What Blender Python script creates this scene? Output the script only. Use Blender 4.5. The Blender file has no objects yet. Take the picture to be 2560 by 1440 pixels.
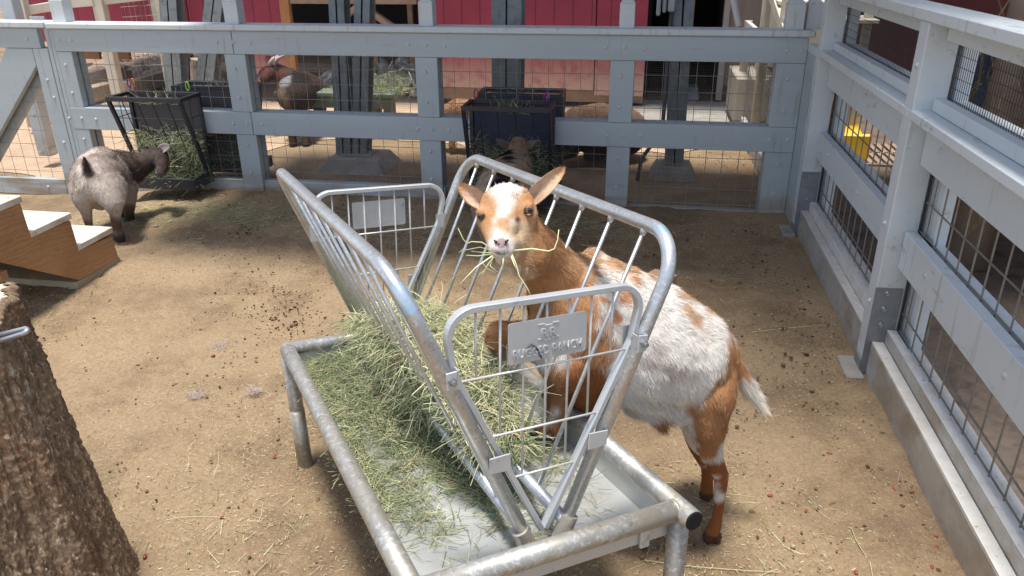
import bpy, math, random
import numpy as np
from mathutils import Vector, noise as mnoise
random.seed(7); rng=np.random.default_rng(7)
C=bpy.context.scene.collection
sc=bpy.context.scene
# ------------------------------------------------------------------ camera
CH=1.6; FPX=1942.15; PIT=.4191; ROL=-.007; YAW=-.1689
def _basis():
    f=np.array([math.sin(YAW)*math.cos(PIT),math.cos(YAW)*math.cos(PIT),-math.sin(PIT)])
    R0=np.array([math.cos(YAW),-math.sin(YAW),0.]); U0=np.cross(R0,f)
    return math.cos(ROL)*R0+math.sin(ROL)*U0, -math.sin(ROL)*R0+math.cos(ROL)*U0, f
CR,CU,CF=_basis()
cd=bpy.data.cameras.new('camera'); cam=bpy.data.objects.new('camera',cd); C.objects.link(cam)
from mathutils import Matrix
Mx=Matrix(((CR[0],CU[0],-CF[0],0),(CR[1],CU[1],-CF[1],0),(CR[2],CU[2],-CF[2],CH),(0,0,0,1)))
cam.matrix_world=Mx
cd.sensor_width=36; cd.lens=FPX/2560*36; cd.clip_start=.05; cd.clip_end=400
sc.camera=cam
# ------------------------------------------------------------------ light
SUN=Vector((-.05,-.10,1.0)).normalized()
w=bpy.data.worlds.new('World'); sc.world=w; w.use_nodes=True
nt=w.node_tree; nt.nodes.clear()
sky=nt.nodes.new('ShaderNodeTexSky'); sky.sky_type='NISHITA'; sky.sun_disc=False
sky.sun_elevation=math.asin(SUN.z); sky.sun_rotation=math.atan2(SUN.x,SUN.y)
bg=nt.nodes.new('ShaderNodeBackground'); bg.inputs[1].default_value=.125
wo=nt.nodes.new('ShaderNodeOutputWorld'); hs=nt.nodes.new('ShaderNodeHueSaturation'); hs.inputs['Saturation'].default_value=.72; nt.links.new(sky.outputs[0],hs.inputs['Color']); nt.links.new(hs.outputs[0],bg.inputs[0]); nt.links.new(bg.outputs[0],wo.inputs[0])
sl=bpy.data.lights.new('sun','SUN'); sl.energy=3.2; sl.angle=math.radians(10); sl.color=(1,.955,.89)
so=bpy.data.objects.new('sun',sl); C.objects.link(so)
so.rotation_euler=SUN.to_track_quat('Z','Y').to_euler()
sc.view_settings.view_transform='Standard'; sc.view_settings.look='None'
sc.view_settings.exposure=.88; sc.view_settings.gamma=1
# ------------------------------------------------------------------ pixel helpers (photo pixels -> world points)
ORG=np.array([0,0,CH])
def ray(px,py): return CF+CR*(px-1280)/FPX+CU*(720-py)/FPX
def at(px,py,d): return ORG+ray(px,py)*d
def onz(px,py,z=0.): r=ray(px,py); return ORG+r*((z-CH)/r[2])
def ony(px,py,y): r=ray(px,py); return ORG+r*(y/r[1])
def onx(px,py,x): r=ray(px,py); return ORG+r*(x/r[0])
# feeder frame: u along its length (+ toward the camera), v across, z up
PHI=.9544; FO=np.array([-.4668,1.6498])
def F(u,v,z):
    c,s=math.cos(PHI),math.sin(PHI); a=u-.0764*z; b=v+.0506*z
    return np.array([FO[0]+a*c+b*s,FO[1]-a*s+b*c,z+.0764*u-.0506*v])
# ------------------------------------------------------------------ mesh builder
class M:
    def __init__(s): s.v=[]; s.f=[]; s.c=[]
    def add(s,vs,fs,col=None):
        n=len(s.v); s.v+= [tuple(float(q) for q in p) for p in vs]; s.f+=[tuple(i+n for i in f) for f in fs]
        if col is not None: s.c+=[col]*len(vs)
        return s
    def box(s,x0,x1,y0,y1,z0,z1,T=None):
        p=[(x,y,z) for z in (z0,z1) for y in (y0,y1) for x in (x0,x1)]
        if T: p=[T(*q) for q in p]
        return s.add(p,[(0,2,3,1),(4,5,7,6),(0,1,5,4),(2,6,7,3),(0,4,6,2),(1,3,7,5)])
    def beam(s,a,b,w,h,up=(0,0,1),cut=None):
        a=Vector(a);b=Vector(b);d=(b-a).normalized();r=d.cross(Vector(up)).normalized();u=r.cross(d)
        p=[]
        for q in (a,b):
            for i,j in ((-1,-1),(1,-1),(1,1),(-1,1)): p.append(q+r*i*w/2+u*j*h/2)
        return s.add(p,[(0,1,2,3),(7,6,5,4),(0,4,5,1),(1,5,6,2),(2,6,7,3),(3,7,4,0)])
    def tube(s,pts,r,n=12,caps=True,closed=False):
        P=[Vector(p) for p in pts]; rs=r if hasattr(r,'__len__') else [r]*len(P)
        N=len(P); t0=(P[1]-P[0]).normalized(); ref=Vector((0,0,1)) if abs(t0.z)<.9 else Vector((1,0,0))
        nn=(ref-t0*ref.dot(t0)).normalized(); vs=[]
        for i in range(N):
            if closed: t=(P[(i+1)%N]-P[i-1]).normalized()
            elif i==0: t=(P[1]-P[0]).normalized()
            elif i==N-1: t=(P[-1]-P[-2]).normalized()
            else: t=((P[i+1]-P[i]).normalized()+(P[i]-P[i-1]).normalized()).normalized()
            nn=(nn-t*nn.dot(t)).normalized(); bb=t.cross(nn)
            for k in range(n):
                a=2*math.pi*k/n; vs.append(P[i]+(nn*math.cos(a)+bb*math.sin(a))*rs[i])
        fs=[]
        for i in range(N if closed else N-1):
            j=(i+1)%N
            for k in range(n): fs.append((i*n+k,i*n+(k+1)%n,j*n+(k+1)%n,j*n+k))
        if caps and not closed: fs.append(tuple(range(n-1,-1,-1))); fs.append(tuple((N-1)*n+k for k in range(n)))
        return s.add(vs,fs)
    def ball(s,c,r,nu=12,nv=8,sq=(1,1,1)):
        vs=[];c=Vector(c)
        for i in range(nv+1):
            th=math.pi*i/nv
            for k in range(nu):
                a=2*math.pi*k/nu; vs.append((c.x+r*sq[0]*math.sin(th)*math.cos(a),c.y+r*sq[1]*math.sin(th)*math.sin(a),c.z+r*sq[2]*math.cos(th)))
        fs=[(i*nu+k,(i+1)*nu+k,(i+1)*nu+(k+1)%nu,i*nu+(k+1)%nu) for i in range(nv) for k in range(nu)]
        return s.add(vs,fs)
    def prism(s,poly,d):   # poly: list of 3D points, d: extrusion vector
        n=len(poly);d=np.array(d,float);p=[np.array(q,float) for q in poly]
        return s.add(p+[q+d for q in p],[tuple(range(n-1,-1,-1)),tuple(range(n,2*n))]+[(i,(i+1)%n,(i+1)%n+n,i+n) for i in range(n)])
def fillet(pts,r,seg=8):
    P=[np.array(p,float) for p in pts]; out=[P[0]]
    rr=r if hasattr(r,'__len__') else [r]*(len(P)-2)
    for i in range(1,len(P)-1):
        a,b,c=P[i-1],P[i],P[i+1]; u=(a-b);lu=np.linalg.norm(u);u/=lu;w_=(c-b);lw=np.linalg.norm(w_);w_/=lw
        ang=math.acos(max(-1,min(1,float(u@w_)))); t=min(rr[i-1]/math.tan(ang/2),lu*.49,lw*.49); R=t*math.tan(ang/2)
        cen=b+(u+w_)/np.linalg.norm(u+w_)*(R/math.sin(ang/2)); s0=b+u*t-cen; s1=b+w_*t-cen
        om=math.acos(max(-1,min(1,float(s0@s1/(np.linalg.norm(s0)*np.linalg.norm(s1))))))
        for k in range(seg+1):
            q=k/seg; out.append(cen+(math.sin((1-q)*om)*s0+math.sin(q*om)*s1)/math.sin(om))
    out.append(P[-1]); return out
def np_mesh(name,V,quads=None,tris=None,col=None):
    me=bpy.data.meshes.new(name); V=np.asarray(V,np.float32)
    q=np.zeros((0,4),np.int32) if quads is None else np.asarray(quads,np.int32); t=np.zeros((0,3),np.int32) if tris is None else np.asarray(tris,np.int32)
    me.vertices.add(len(V)); me.vertices.foreach_set('co',V.ravel())
    nl=q.size+t.size; me.loops.add(nl); me.loops.foreach_set('vertex_index',np.concatenate([q.ravel(),t.ravel()]))
    me.polygons.add(len(q)+len(t))
    ls=np.concatenate([np.arange(len(q))*4,len(q)*4+np.arange(len(t))*3]).astype(np.int32); me.polygons.foreach_set('loop_start',ls)
    me.update(calc_edges=True)
    if col is not None: set_col(me,col)
    return me
def set_col(me,col):
    a=me.color_attributes.new('tint','FLOAT_COLOR','POINT'); c=np.ones((len(me.vertices),4),np.float32); c[:,:3]=col
    a.data.foreach_set('color',c.ravel())
ROOT={}
def props(o,label,cat,group=None,kind=None):
    if label: o['label']=label
    if cat: o['category']=cat
    if group: o['group']=group
    if kind: o['kind']=kind
    return o
def thing(name,label,cat,loc,group=None):
    o=bpy.data.objects.new(name,None); o.empty_display_size=.1; C.objects.link(o); o.location=loc; props(o,label,cat,group); ROOT[o]=Vector(loc); return o
def obj(name,m,mt,parent=None,smooth=False,bevel=0,label=None,cat=None,group=None,kind=None,origin=None,seg=1):
    if isinstance(m,M):
        me=bpy.data.meshes.new(name); me.from_pydata(m.v,[],m.f)
        if m.c: set_col(me,np.array(m.c))
        import bmesh
        bm=bmesh.new(); bm.from_mesh(me); bmesh.ops.recalc_face_normals(bm,faces=bm.faces); bm.to_mesh(me); bm.free()
    else: me=m
    me.name=name; o=bpy.data.objects.new(name,me); C.objects.link(o)
    co=np.empty(len(me.vertices)*3,np.float32); me.vertices.foreach_get('co',co); co=co.reshape(-1,3)
    if parent is not None: base=np.array(ROOT[parent]); o.parent=parent; ROOT[o]=ROOT[parent]
    else:
        base=np.array([*( (co.min(0)+co.max(0))/2 )[:2],co.min(0)[2]]) if origin is None else np.array(origin,float)
        o.location=base; ROOT[o]=Vector(base)
    me.vertices.foreach_set('co',(co-base).astype(np.float32).ravel()); me.update()
    if smooth: me.polygons.foreach_set('use_smooth',[True]*len(me.polygons))
    if mt is not None: me.materials.append(mt)
    if bevel:
        b=o.modifiers.new('bevel','BEVEL'); b.width=bevel; b.segments=seg; b.limit_method='ANGLE'; b.angle_limit=math.radians(40)
    props(o,label,cat,group,kind); return o
def dup(root,loc,label=None,group=None,rot=None,scale=None):
    r=root.copy(); C.objects.link(r); r.location=loc
    if label: r['label']=label
    if group: r['group']=group
    if rot is not None: r.rotation_euler=rot
    if scale: r.scale=(scale,)*3 if not hasattr(scale,'__len__') else scale
    for ch in root.children:
        c=ch.copy(); C.objects.link(c); c.parent=r
        for g in ch.children:
            d=g.copy(); C.objects.link(d); d.parent=c
    return r
# ------------------------------------------------------------------ materials
def mat(name,c1,c2=None,rough=.6,metal=0.,scale=8.,detail=6,bump=0.,bscale=60.,c3=None,s3=2.,t3=(.5,.7),stretch=(1,1,1),attr=False,fac=(.35,.65),spec=.5,bdist=.002,extra=None,sss=0,rvar=0):
    m=bpy.data.materials.new(name); m.use_nodes=True; n=m.node_tree; L=n.links; b=n.nodes['Principled BSDF']
    b.inputs['Roughness'].default_value=rough; b.inputs['Metallic'].default_value=metal; b.inputs['Specular IOR Level'].default_value=spec
    tc=n.nodes.new('ShaderNodeTexCoord'); geo=n.nodes.new('ShaderNodeNewGeometry'); mp=n.nodes.new('ShaderNodeMapping'); mp.inputs['Scale'].default_value=stretch
    L.new(geo.outputs['Position'],mp.inputs['Vector']); vec=mp.outputs[0]
    def nz(sca,det=detail,ro=.6):
        x=n.nodes.new('ShaderNodeTexNoise'); x.inputs['Scale'].default_value=sca; x.inputs['Detail'].default_value=det; x.inputs['Roughness'].default_value=ro; L.new(vec,x.inputs['Vector']); return x
    def rmp(src,a,b_):
        r=n.nodes.new('ShaderNodeMapRange'); r.inputs['From Min'].default_value=a; r.inputs['From Max'].default_value=b_; L.new(src,r.inputs['Value']); return r.outputs[0]
    def mix(f,a,b_,mode='MIX'):
        x=n.nodes.new('ShaderNodeMix'); x.data_type='RGBA'; x.blend_type=mode
        if isinstance(f,(int,float)): x.inputs[0].default_value=f
        else: L.new(f,x.inputs[0])
        for i,q in ((6,a),(7,b_)):
            if isinstance(q,tuple): x.inputs[i].default_value=(*q,1)
            else: L.new(q,x.inputs[i])
        return x.outputs[2]
    if attr:
        at_=n.nodes.new('ShaderNodeAttribute'); at_.attribute_name='tint'; base=at_.outputs['Color']
        if c2 is not None: base=mix(rmp(nz(scale).outputs[0],*fac),base,mix(1.,base,c2,'MULTIPLY'))
    elif c2 is None: base=None
    else: base=mix(rmp(nz(scale).outputs[0],*fac),c1,c2)
    if c3 is not None: base=mix(rmp(nz(s3,8,.7).outputs[0],*t3),base if base is not None else c1,c3)
    if extra: base=extra(n,L,vec,mix,rmp,nz,base)
    if base is None: b.inputs['Base Color'].default_value=(*c1,1)
    else: L.new(base,b.inputs['Base Color'])
    if bump:
        bp=n.nodes.new('ShaderNodeBump'); bp.inputs['Strength'].default_value=bump; bp.inputs['Distance'].default_value=bdist; L.new(nz(bscale,8,.65).outputs[0],bp.inputs['Height']); L.new(bp.outputs[0],b.inputs['Normal'])
    if rvar:
        r=n.nodes.new('ShaderNodeMapRange'); r.inputs['To Min'].default_value=max(.05,rough-rvar); r.inputs['To Max'].default_value=rough+rvar; L.new(nz(scale*2).outputs[0],r.inputs['Value']); L.new(r.outputs[0],b.inputs['Roughness'])
    return m
# ribbons / prisms, vectorised
def ribbons(P,wd,side,col,tip=.15):
    # P (N,K,3) centre lines, wd (N,), side (N,3) -> single-sided ribbons tapering to the tip
    N,K,_=P.shape; tp=np.linspace(1,tip,K)[None,:,None]; off=side[:,None,:]*wd[:,None,None]*.5*tp
    V=np.stack([P-off,P+off],2).reshape(N*K*2,3)
    b=(np.arange(N)*K*2)[:,None]+np.arange(K-1)[None,:]*2; q=np.stack([b,b+1,b+3,b+2],-1).reshape(-1,4)
    return V,q,np.repeat(col,K*2,0)
def prisms(P,wd,col,flat=.6,tip=.7):
    N,K,_=P.shape; d=P[:,-1]-P[:,0]; d/=np.linalg.norm(d,axis=1)[:,None]+1e-9
    r=rng.normal(size=(N,3)); a=np.cross(d,r); a/=np.linalg.norm(a,axis=1)[:,None]; b=np.cross(d,a)
    ang=np.array([0,2*np.pi/3,4*np.pi/3]); tp=np.linspace(1,tip,K)
    ring=a[:,None,:]*np.cos(ang)[None,:,None]+b[:,None,:]*np.sin(ang)[None,:,None]*flat
    V=(P[:,:,None,:]+ring[:,None,:,:]*wd[:,None,None,None]*.5*tp[None,:,None,None]).reshape(-1,3)
    base=(np.arange(N)*K*3)[:,None,None]+np.arange(K-1)[None,:,None]*3+np.arange(3)[None,None,:]
    nx=(np.arange(N)*K*3)[:,None,None]+np.arange(K-1)[None,:,None]*3+((np.arange(3)+1)%3)[None,None,:]
    q=np.stack([base,nx,nx+3,base+3],-1).reshape(-1,4)
    return V,q,np.repeat(col,K*3,0)
def catmesh(name,parts):
    Vs=[];Q=[];Cc=[];n=0
    for V,q,c in parts: Vs.append(V);Q.append(q+n);Cc.append(c);n+=len(V)
    return np_mesh(name,np.concatenate(Vs),np.concatenate(Q),None,np.concatenate(Cc))
def strand_paths(p0,d,L,bend,K=4,sag=0):
    # bent strands: start p0 (N,3), direction d, length L, random sideways bend
    N=len(p0); d=d/np.linalg.norm(d,axis=1)[:,None]; s=np.cross(d,rng.normal(size=(N,3))); s/=np.linalg.norm(s,axis=1)[:,None]+1e-9
    t=np.linspace(0,1,K)[None,:,None]; kink=rng.uniform(.25,.75,N)[:,None,None]
    off=np.where(t<kink,0,(t-kink))*bend[:,None,None]*L[:,None,None]
    P=p0[:,None,:]+d[:,None,:]*t*L[:,None,None]+s[:,None,:]*off
    P[:,:,2]-=sag*(np.linspace(0,1,K)[None,:]**2)*L[:,None]
    return P
HAYC=np.array([(.33,.37,.19),(.46,.47,.26),(.60,.58,.34),(.74,.71,.47),(.20,.27,.15),(.50,.45,.31),(.34,.21,.13)])
def hay_cols(n,p=(.2,.22,.2,.12,.16,.07,.03)):
    c=HAYC[rng.choice(len(HAYC),n,p=np.array(p)/sum(p))]; return c*rng.uniform(.8,1.15,(n,1))
# ------------------------------------------------------------------ material library
def planks(n,L,vec,mix,rmp,nz,base,axis=0,period=.19,dark=(.12,.02,.03)):
    sp=n.nodes.new('ShaderNodeSeparateXYZ'); L.new(vec,sp.inputs[0])
    m1=n.nodes.new('ShaderNodeMath'); m1.operation='PINGPONG'; m1.inputs[1].default_value=period/2; L.new(sp.outputs[axis],m1.inputs[0])
    r=rmp(m1.outputs[0],.003,.007); return mix(r,dark,base)
def grime(n,L,vec,mix,rmp,nz,base):
    return mix(rmp(nz(34,8,.75).outputs[0],.56,.68),mix(rmp(nz(6,7,.7).outputs[0],.46,.66),base,(.50,.42,.32)),(.30,.23,.16))
def splash(n,L,vec,mix,rmp,nz,base):
    g=n.nodes.new('ShaderNodeNewGeometry'); sp=n.nodes.new('ShaderNodeSeparateXYZ'); L.new(g.outputs['Position'],sp.inputs[0])
    m1=n.nodes.new('ShaderNodeMath'); m1.operation='MULTIPLY'; L.new(rmp(sp.outputs[2],.20,.0),m1.inputs[0]); L.new(rmp(nz(16,6).outputs[0],.38,.60),m1.inputs[1])
    a=mix(m1.outputs[0],base,(.30,.235,.165))
    w2=n.nodes.new('ShaderNodeTexNoise'); w2.inputs['Scale'].default_value=3.; w2.inputs['Detail'].default_value=9; mp=n.nodes.new('ShaderNodeMapping'); mp.inputs['Scale'].default_value=(9,9,1.2); L.new(g.outputs['Position'],mp.inputs[0]); L.new(mp.outputs[0],w2.inputs['Vector'])
    return mix(rmp(w2.outputs[0],.60,.72),a,mix(1.,a,(.80,.77,.70),'MULTIPLY'))
PAINT=mat('grey_paint',(.43,.485,.505),(.39,.44,.46),rough=.5,scale=5,extra=splash,bump=.45,bscale=70,stretch=(.16,.16,1.2),c3=(.33,.335,.32),s3=14,t3=(.60,.72),rvar=.1)
PAINT2=mat('grey_paint_weathered',(.60,.645,.66),(.55,.59,.605),rough=.5,scale=3,extra=splash,bump=.3,bscale=120,c3=(.38,.38,.35),s3=20,t3=(.60,.70),stretch=(1,.35,1))
CREAM=mat('cream_paint',(.62,.58,.48),(.52,.48,.39),rough=.7,scale=5,bump=.2)
ALU=mat('aluminium_clad',(.42,.40,.36),(.52,.51,.48),rough=.45,metal=.25,scale=5,bump=.2,bscale=200,c3=(.33,.28,.22),s3=4,t3=(.42,.62),stretch=(1,1,1.6))
BOARDTOP=mat('dusty_sill',(.66,.65,.62),(.56,.53,.47),rough=.7,scale=14,c3=(.30,.24,.18),s3=40,t3=(.60,.68),bump=.3)
BOLT=mat('painted_bolt',(.52,.55,.56),rough=.4)
STEELB=mat('steel_bolt',(.45,.46,.47),(.3,.29,.28),rough=.4,metal=.8,scale=60)
PLATE=mat('steel_plate',(.20,.22,.25),(.27,.28,.30),rough=.5,metal=.5,scale=12,c3=(.32,.31,.30),s3=20,t3=(.55,.7))
WIRE=mat('mesh_wire',(.20,.185,.165),(.27,.25,.225),rough=.5,metal=.4,scale=30)
WIREG=mat('galvanised_wire',(.42,.41,.38),(.30,.28,.25),rough=.5,metal=.5,scale=30)
BLACKW=mat('black_wire',(.025,.025,.028),rough=.5)
FINE=mat('fine_wire',(.24,.22,.20),rough=.6,metal=.3)
def stains(n,L,vec,mix,rmp,nz,base):
    a=mix(rmp(nz(120,3).outputs[0],.52,.66),base,(.66,.67,.68))
    return mix(rmp(nz(70,9,.8).outputs[0],.585,.65),mix(rmp(nz(5,9,.7).outputs[0],.5,.7),a,(.47,.44,.39)),(.30,.25,.19))
GALV=mat('galvanised_pipe',(.54,.56,.57),(.45,.465,.47),rough=.36,metal=.72,scale=26,bump=.12,bscale=160,extra=stains,rvar=.1)
def stains2(n,L,vec,mix,rmp,nz,base):
    a=mix(rmp(nz(90,4).outputs[0],.50,.64),base,(.56,.56,.545))
    return mix(rmp(nz(55,9,.8).outputs[0],.54,.64),mix(rmp(nz(6,9,.7).outputs[0],.44,.66),a,(.42,.375,.30)),(.30,.24,.17))
GALVD=mat('weathered_galvanised_pipe',(.42,.415,.39),(.33,.32,.29),rough=.50,metal=.6,scale=22,bump=.2,bscale=120,extra=stains2,rvar=.12)
GALVF=mat('galvanised_flat',(.56,.58,.59),(.48,.50,.51),rough=.45,metal=.45,scale=10,bump=.1,c3=(.30,.29,.28),s3=22,t3=(.62,.70))
WW=mat('white_coated_wire',(.60,.60,.59),(.5,.49,.47),rough=.4,metal=.3,scale=30)
TRAY=mat('tray_sheet',(.47,.48,.47),(.54,.55,.54),rough=.38,metal=.35,scale=4,bump=.08,bscale=30,c3=(.34,.28,.19),s3=5,t3=(.62,.78))
CAPM=mat('black_plastic',(.012,.012,.014),rough=.75,spec=.2)
def woodgrain(dark,axis):
    def f(n,L,vec,mix,rmp,nz,base):
        wv=n.nodes.new('ShaderNodeTexWave'); wv.wave_type='BANDS'; wv.bands_direction='Z'; wv.inputs['Scale'].default_value=7; wv.inputs['Distortion'].default_value=10; wv.inputs['Detail'].default_value=4; wv.inputs['Detail Scale'].default_value=1.5
        mp=n.nodes.new('ShaderNodeMapping'); mp.inputs['Scale'].default_value=(.6,.6,2.2); mp.inputs['Rotation'].default_value=(.35,0,0)
        L.new(vec,mp.inputs[0]); L.new(mp.outputs[0],wv.inputs[0]); f1=rmp(wv.outputs[1],.0,1.); mm=n.nodes.new('ShaderNodeMath'); mm.operation='MULTIPLY'; L.new(f1,mm.inputs[0]); L.new(rmp(nz(5,5).outputs[0],.3,.6),mm.inputs[1]); return mix(mm.outputs[0],base,mix(.38,base,dark))
    return f
WOOD=mat('pine_plywood',(.36,.20,.09),(.46,.27,.13),rough=.6,scale=3,bump=.15,bscale=80,extra=woodgrain((.20,.08,.03),0),c3=(.20,.11,.05),s3=3,t3=(.62,.8))
WTREAD=mat('white_tread',(.70,.68,.62),(.60,.56,.48),rough=.65,extra=grime,scale=6,bump=.2,c3=(.34,.28,.20),s3=30,t3=(.58,.70))
PALEW=mat('pale_lumber',(.42,.36,.26),(.34,.28,.19),rough=.8,scale=12,bump=.3)
BOXB=mat('basket_black',(.020,.022,.030),(.03,.033,.045),rough=.38,scale=8)
PANEL=mat('basket_panel',(.060,.055,.055),(.045,.045,.055),rough=.5,scale=5)
NAVY=mat('navy_panel',(.012,.02,.05),rough=.5)
RED=mat('red_barn_boards',(.35,.048,.085),(.28,.04,.07),rough=.7,scale=3,stretch=(1,1,.3),extra=planks,bump=.1)
def redlow(n,L,vec,mix,rmp,nz,base):
    base=planks(n,L,vec,mix,rmp,nz,base)
    sp=n.nodes.new('ShaderNodeSeparateXYZ'); L.new(vec,sp.inputs[0]); r=rmp(sp.outputs[2],.25,.5)
    mx=n.nodes.new('ShaderNodeMath'); mx.operation='MULTIPLY'; 
    inv=rmp(sp.outputs[2],.62,.22); L.new(inv,mx.inputs[0]); L.new(rmp(nz(9,6).outputs[0],.2,.5),mx.inputs[1]); return mix(mx.outputs[0],base,(.50,.33,.27))
REDW=mat('red_boards_worn_at_the_foot',(.35,.048,.085),(.28,.04,.07),rough=.75,scale=3,extra=redlow)
OWOOD=mat('orange_cedar',(.38,.17,.06),(.46,.24,.10),rough=.7,scale=8,stretch=(1,1,.2))
TIMBER=mat('brown_timber',(.30,.20,.14),(.38,.27,.19),rough=.8,scale=9,bump=.3)
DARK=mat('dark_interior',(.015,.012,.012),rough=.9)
STEELC=mat('galvanised_column',(.22,.255,.27),(.28,.31,.32),rough=.55,metal=.15,scale=9,c3=(.18,.21,.22),s3=14,t3=(.5,.6))
CONC=mat('concrete',(.34,.32,.29),(.26,.24,.21),rough=.85,scale=8,bump=.4)
ROCK=mat('pale_rock',(.55,.52,.47),(.68,.66,.62),rough=.9,scale=20,bump=.8,bscale=30)
STONE=mat('sandstone',(.36,.26,.19),(.28,.2,.15),rough=.9,scale=10,bump=.8)
def barkf(n,L,vec,mix,rmp,nz,base):
    return mix(rmp(nz(75,6,.7).outputs[0],.56,.62),base,(.46,.37,.26))
BARK=mat('stump_bark',(.16,.10,.058),(.31,.215,.135),rough=.9,scale=70,detail=10,bump=1.,bscale=210,bdist=.006,stretch=(1,1,.5),extra=barkf,c3=(.20,.105,.055),s3=7,t3=(.50,.62))
ENDG=mat('cut_wood_top',(.55,.48,.38),(.40,.33,.25),rough=.8,scale=20,bump=.8,bscale=40,bdist=.006)
HOOK=mat('grey_metal_hook',(.42,.44,.46),rough=.35,metal=.7)
HAYM=mat('hay_strands',(1,1,1),attr=True,rough=.7,spec=.25)
FURM=mat('fur',(1,1,1),attr=True,rough=.65,spec=.25)
SKINM=mat('coat',(1,1,1),(.82,.80,.78),attr=True,rough=.8,spec=.15,scale=160,detail=4,bump=.4,bscale=260,bdist=.002)
CARD=mat('cardboard',(.46,.31,.19),(.40,.27,.16),rough=.85,scale=8)
GREENP=mat('green_bench_paint',(.13,.17,.12),(.19,.22,.16),rough=.7,scale=7)
YEL=mat('yellow_plastic',(.80,.50,.02),(.72,.46,.05),rough=.4,scale=5)
BLUEP=mat('dark_blue_plastic',(.02,.05,.10),rough=.4)
LEAF=mat('leaves',(.07,.12,.03),(.11,.17,.05),rough=.6,scale=3)
GBOX=mat('grey_electrical',(.42,.45,.47),(.36,.39,.41),rough=.5,scale=3)
def dirt(n,L,vec,mix,rmp,nz,base):
    b2=mix(rmp(nz(70,8,.75).outputs[0],.35,.7),base,mix(1.,base,(.62,.58,.55),'MULTIPLY'))
    b3=mix(rmp(nz(260,4,.6).outputs[0],.60,.68),b2,(.46,.37,.26))
    return mix(rmp(nz(190,4,.6).outputs[0],.62,.70),b3,(.14,.085,.05))
DIRT=mat('packed_dirt',(.385,.285,.175),(.30,.215,.125),rough=.9,scale=1.6,detail=8,bump=1.,bscale=55,bdist=.012,extra=dirt,c3=(.215,.15,.095),s3=1.6,t3=(.48,.64),spec=.2)
# ------------------------------------------------------------------ ground
def sm(a,b,x): t=np.clip((x-a)/(b-a),0,1); return t*t*(3-2*t)
def gz(x,y):
    x=np.asarray(x,float);y=np.asarray(y,float)
    return -.11*sm(-2.9,-4.6,x)*sm(3.2,4.6,y)*sm(9.,6.,y)
def axis_pts(a,b,step,lo,hi,big):
    p=list(np.arange(a,b,step)); q=[b];s=step
    while q[-1]<hi: s*=big; q.append(q[-1]+s)
    r=[a];s=step
    while r[-1]>lo: s*=big; r.append(r[-1]-s)
    return np.array(sorted(set(r[1:]+p+q)))
xs=axis_pts(-3.6,1.3,.014,-150,150,1.18); ys=axis_pts(.7,5.2,.014,-150,150,1.18)
X,Y=np.meshgrid(xs,ys); Z=gz(X,Y)
def vnoise(X,Y,cell,seed):
    r=np.random.default_rng(seed); G=r.normal(size=(256,256)); x=X/cell;y=Y/cell; i=np.floor(x).astype(int);j=np.floor(y).astype(int);fx=x-i;fy=y-j
    fx=fx*fx*(3-2*fx);fy=fy*fy*(3-2*fy); g=lambda a,b:G[a%256,b%256]
    return (g(i,j)*(1-fx)+g(i+1,j)*fx)*(1-fy)+(g(i,j+1)*(1-fx)+g(i+1,j+1)*fx)*fy
near=(X>-3.7)&(X<1.4)&(Y>.6)&(Y<5.3)
Z=Z+np.where(near,vnoise(X,Y,.45,1)*.006+vnoise(X,Y,.14,2)*.0050+np.minimum(0,vnoise(X,Y,.085,6)+.6)*.004+vnoise(X,Y,.05,3)*.0016+vnoise(X,Y,.022,4)*.0011,0)
hr_=np.random.default_rng(77)
for k in range(620):
    hx=hr_.uniform(-3.2,.85); hy=hr_.uniform(1.0,4.8); an=hr_.uniform(0,6.3)
    i0,i1=np.searchsorted(xs,[hx-.07,hx+.07]); j0,j1=np.searchsorted(ys,[hy-.07,hy+.07])
    xx_=X[j0:j1,i0:i1]-hx; yy_=Y[j0:j1,i0:i1]-hy; u_=xx_*math.cos(an)+yy_*math.sin(an); v_=-xx_*math.sin(an)+yy_*math.cos(an)
    rr_=(u_/.030)**2+((np.abs(v_)-.011)/.011)**2; Z[j0:j1,i0:i1]+=-.0065*np.exp(-rr_)+.0022*np.exp(-((np.sqrt(u_**2+v_**2)-.042)/.012)**2)
ny,nx=X.shape; idx=(np.arange(ny-1)[:,None]*nx+np.arange(nx-1)[None,:]).ravel()
me=np_mesh('ground',np.stack([X.ravel(),Y.ravel(),Z.ravel()],1),np.stack([idx,idx+1,idx+nx+1,idx+nx],1))
obj('ground',me,DIRT,smooth=True,kind='structure',origin=(0,0,0))
LITSAND=mat('sunlit_sand_tint',(.56,.41,.28),(.44,.31,.20),rough=.9,scale=3,detail=8,bump=1.,bscale=50,bdist=.012,c3=(.30,.20,.13),s3=30,t3=(.60,.66))  # lighter than the dirt: sunshine on the far pen put into the colour
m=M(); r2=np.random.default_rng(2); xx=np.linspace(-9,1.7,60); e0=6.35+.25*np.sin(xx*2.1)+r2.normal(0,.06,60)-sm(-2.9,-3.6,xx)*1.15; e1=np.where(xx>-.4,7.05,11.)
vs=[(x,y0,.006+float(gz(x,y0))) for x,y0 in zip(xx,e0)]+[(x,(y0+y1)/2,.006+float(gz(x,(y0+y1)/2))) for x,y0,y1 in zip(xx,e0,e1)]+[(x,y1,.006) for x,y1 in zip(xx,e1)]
m.add(vs,[(k*60+i,k*60+i+1,k*60+i+61,k*60+i+60) for k in range(2) for i in range(59)]); obj('sunlit_ground_sheet',m,LITSAND,kind='structure')  # added sheet, brightens the ground from where the deck's shade ends
obj('concrete_slab',M().box(-.35,1.75,7.0,8.6,.0,.035),CONC,kind='structure')
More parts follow.
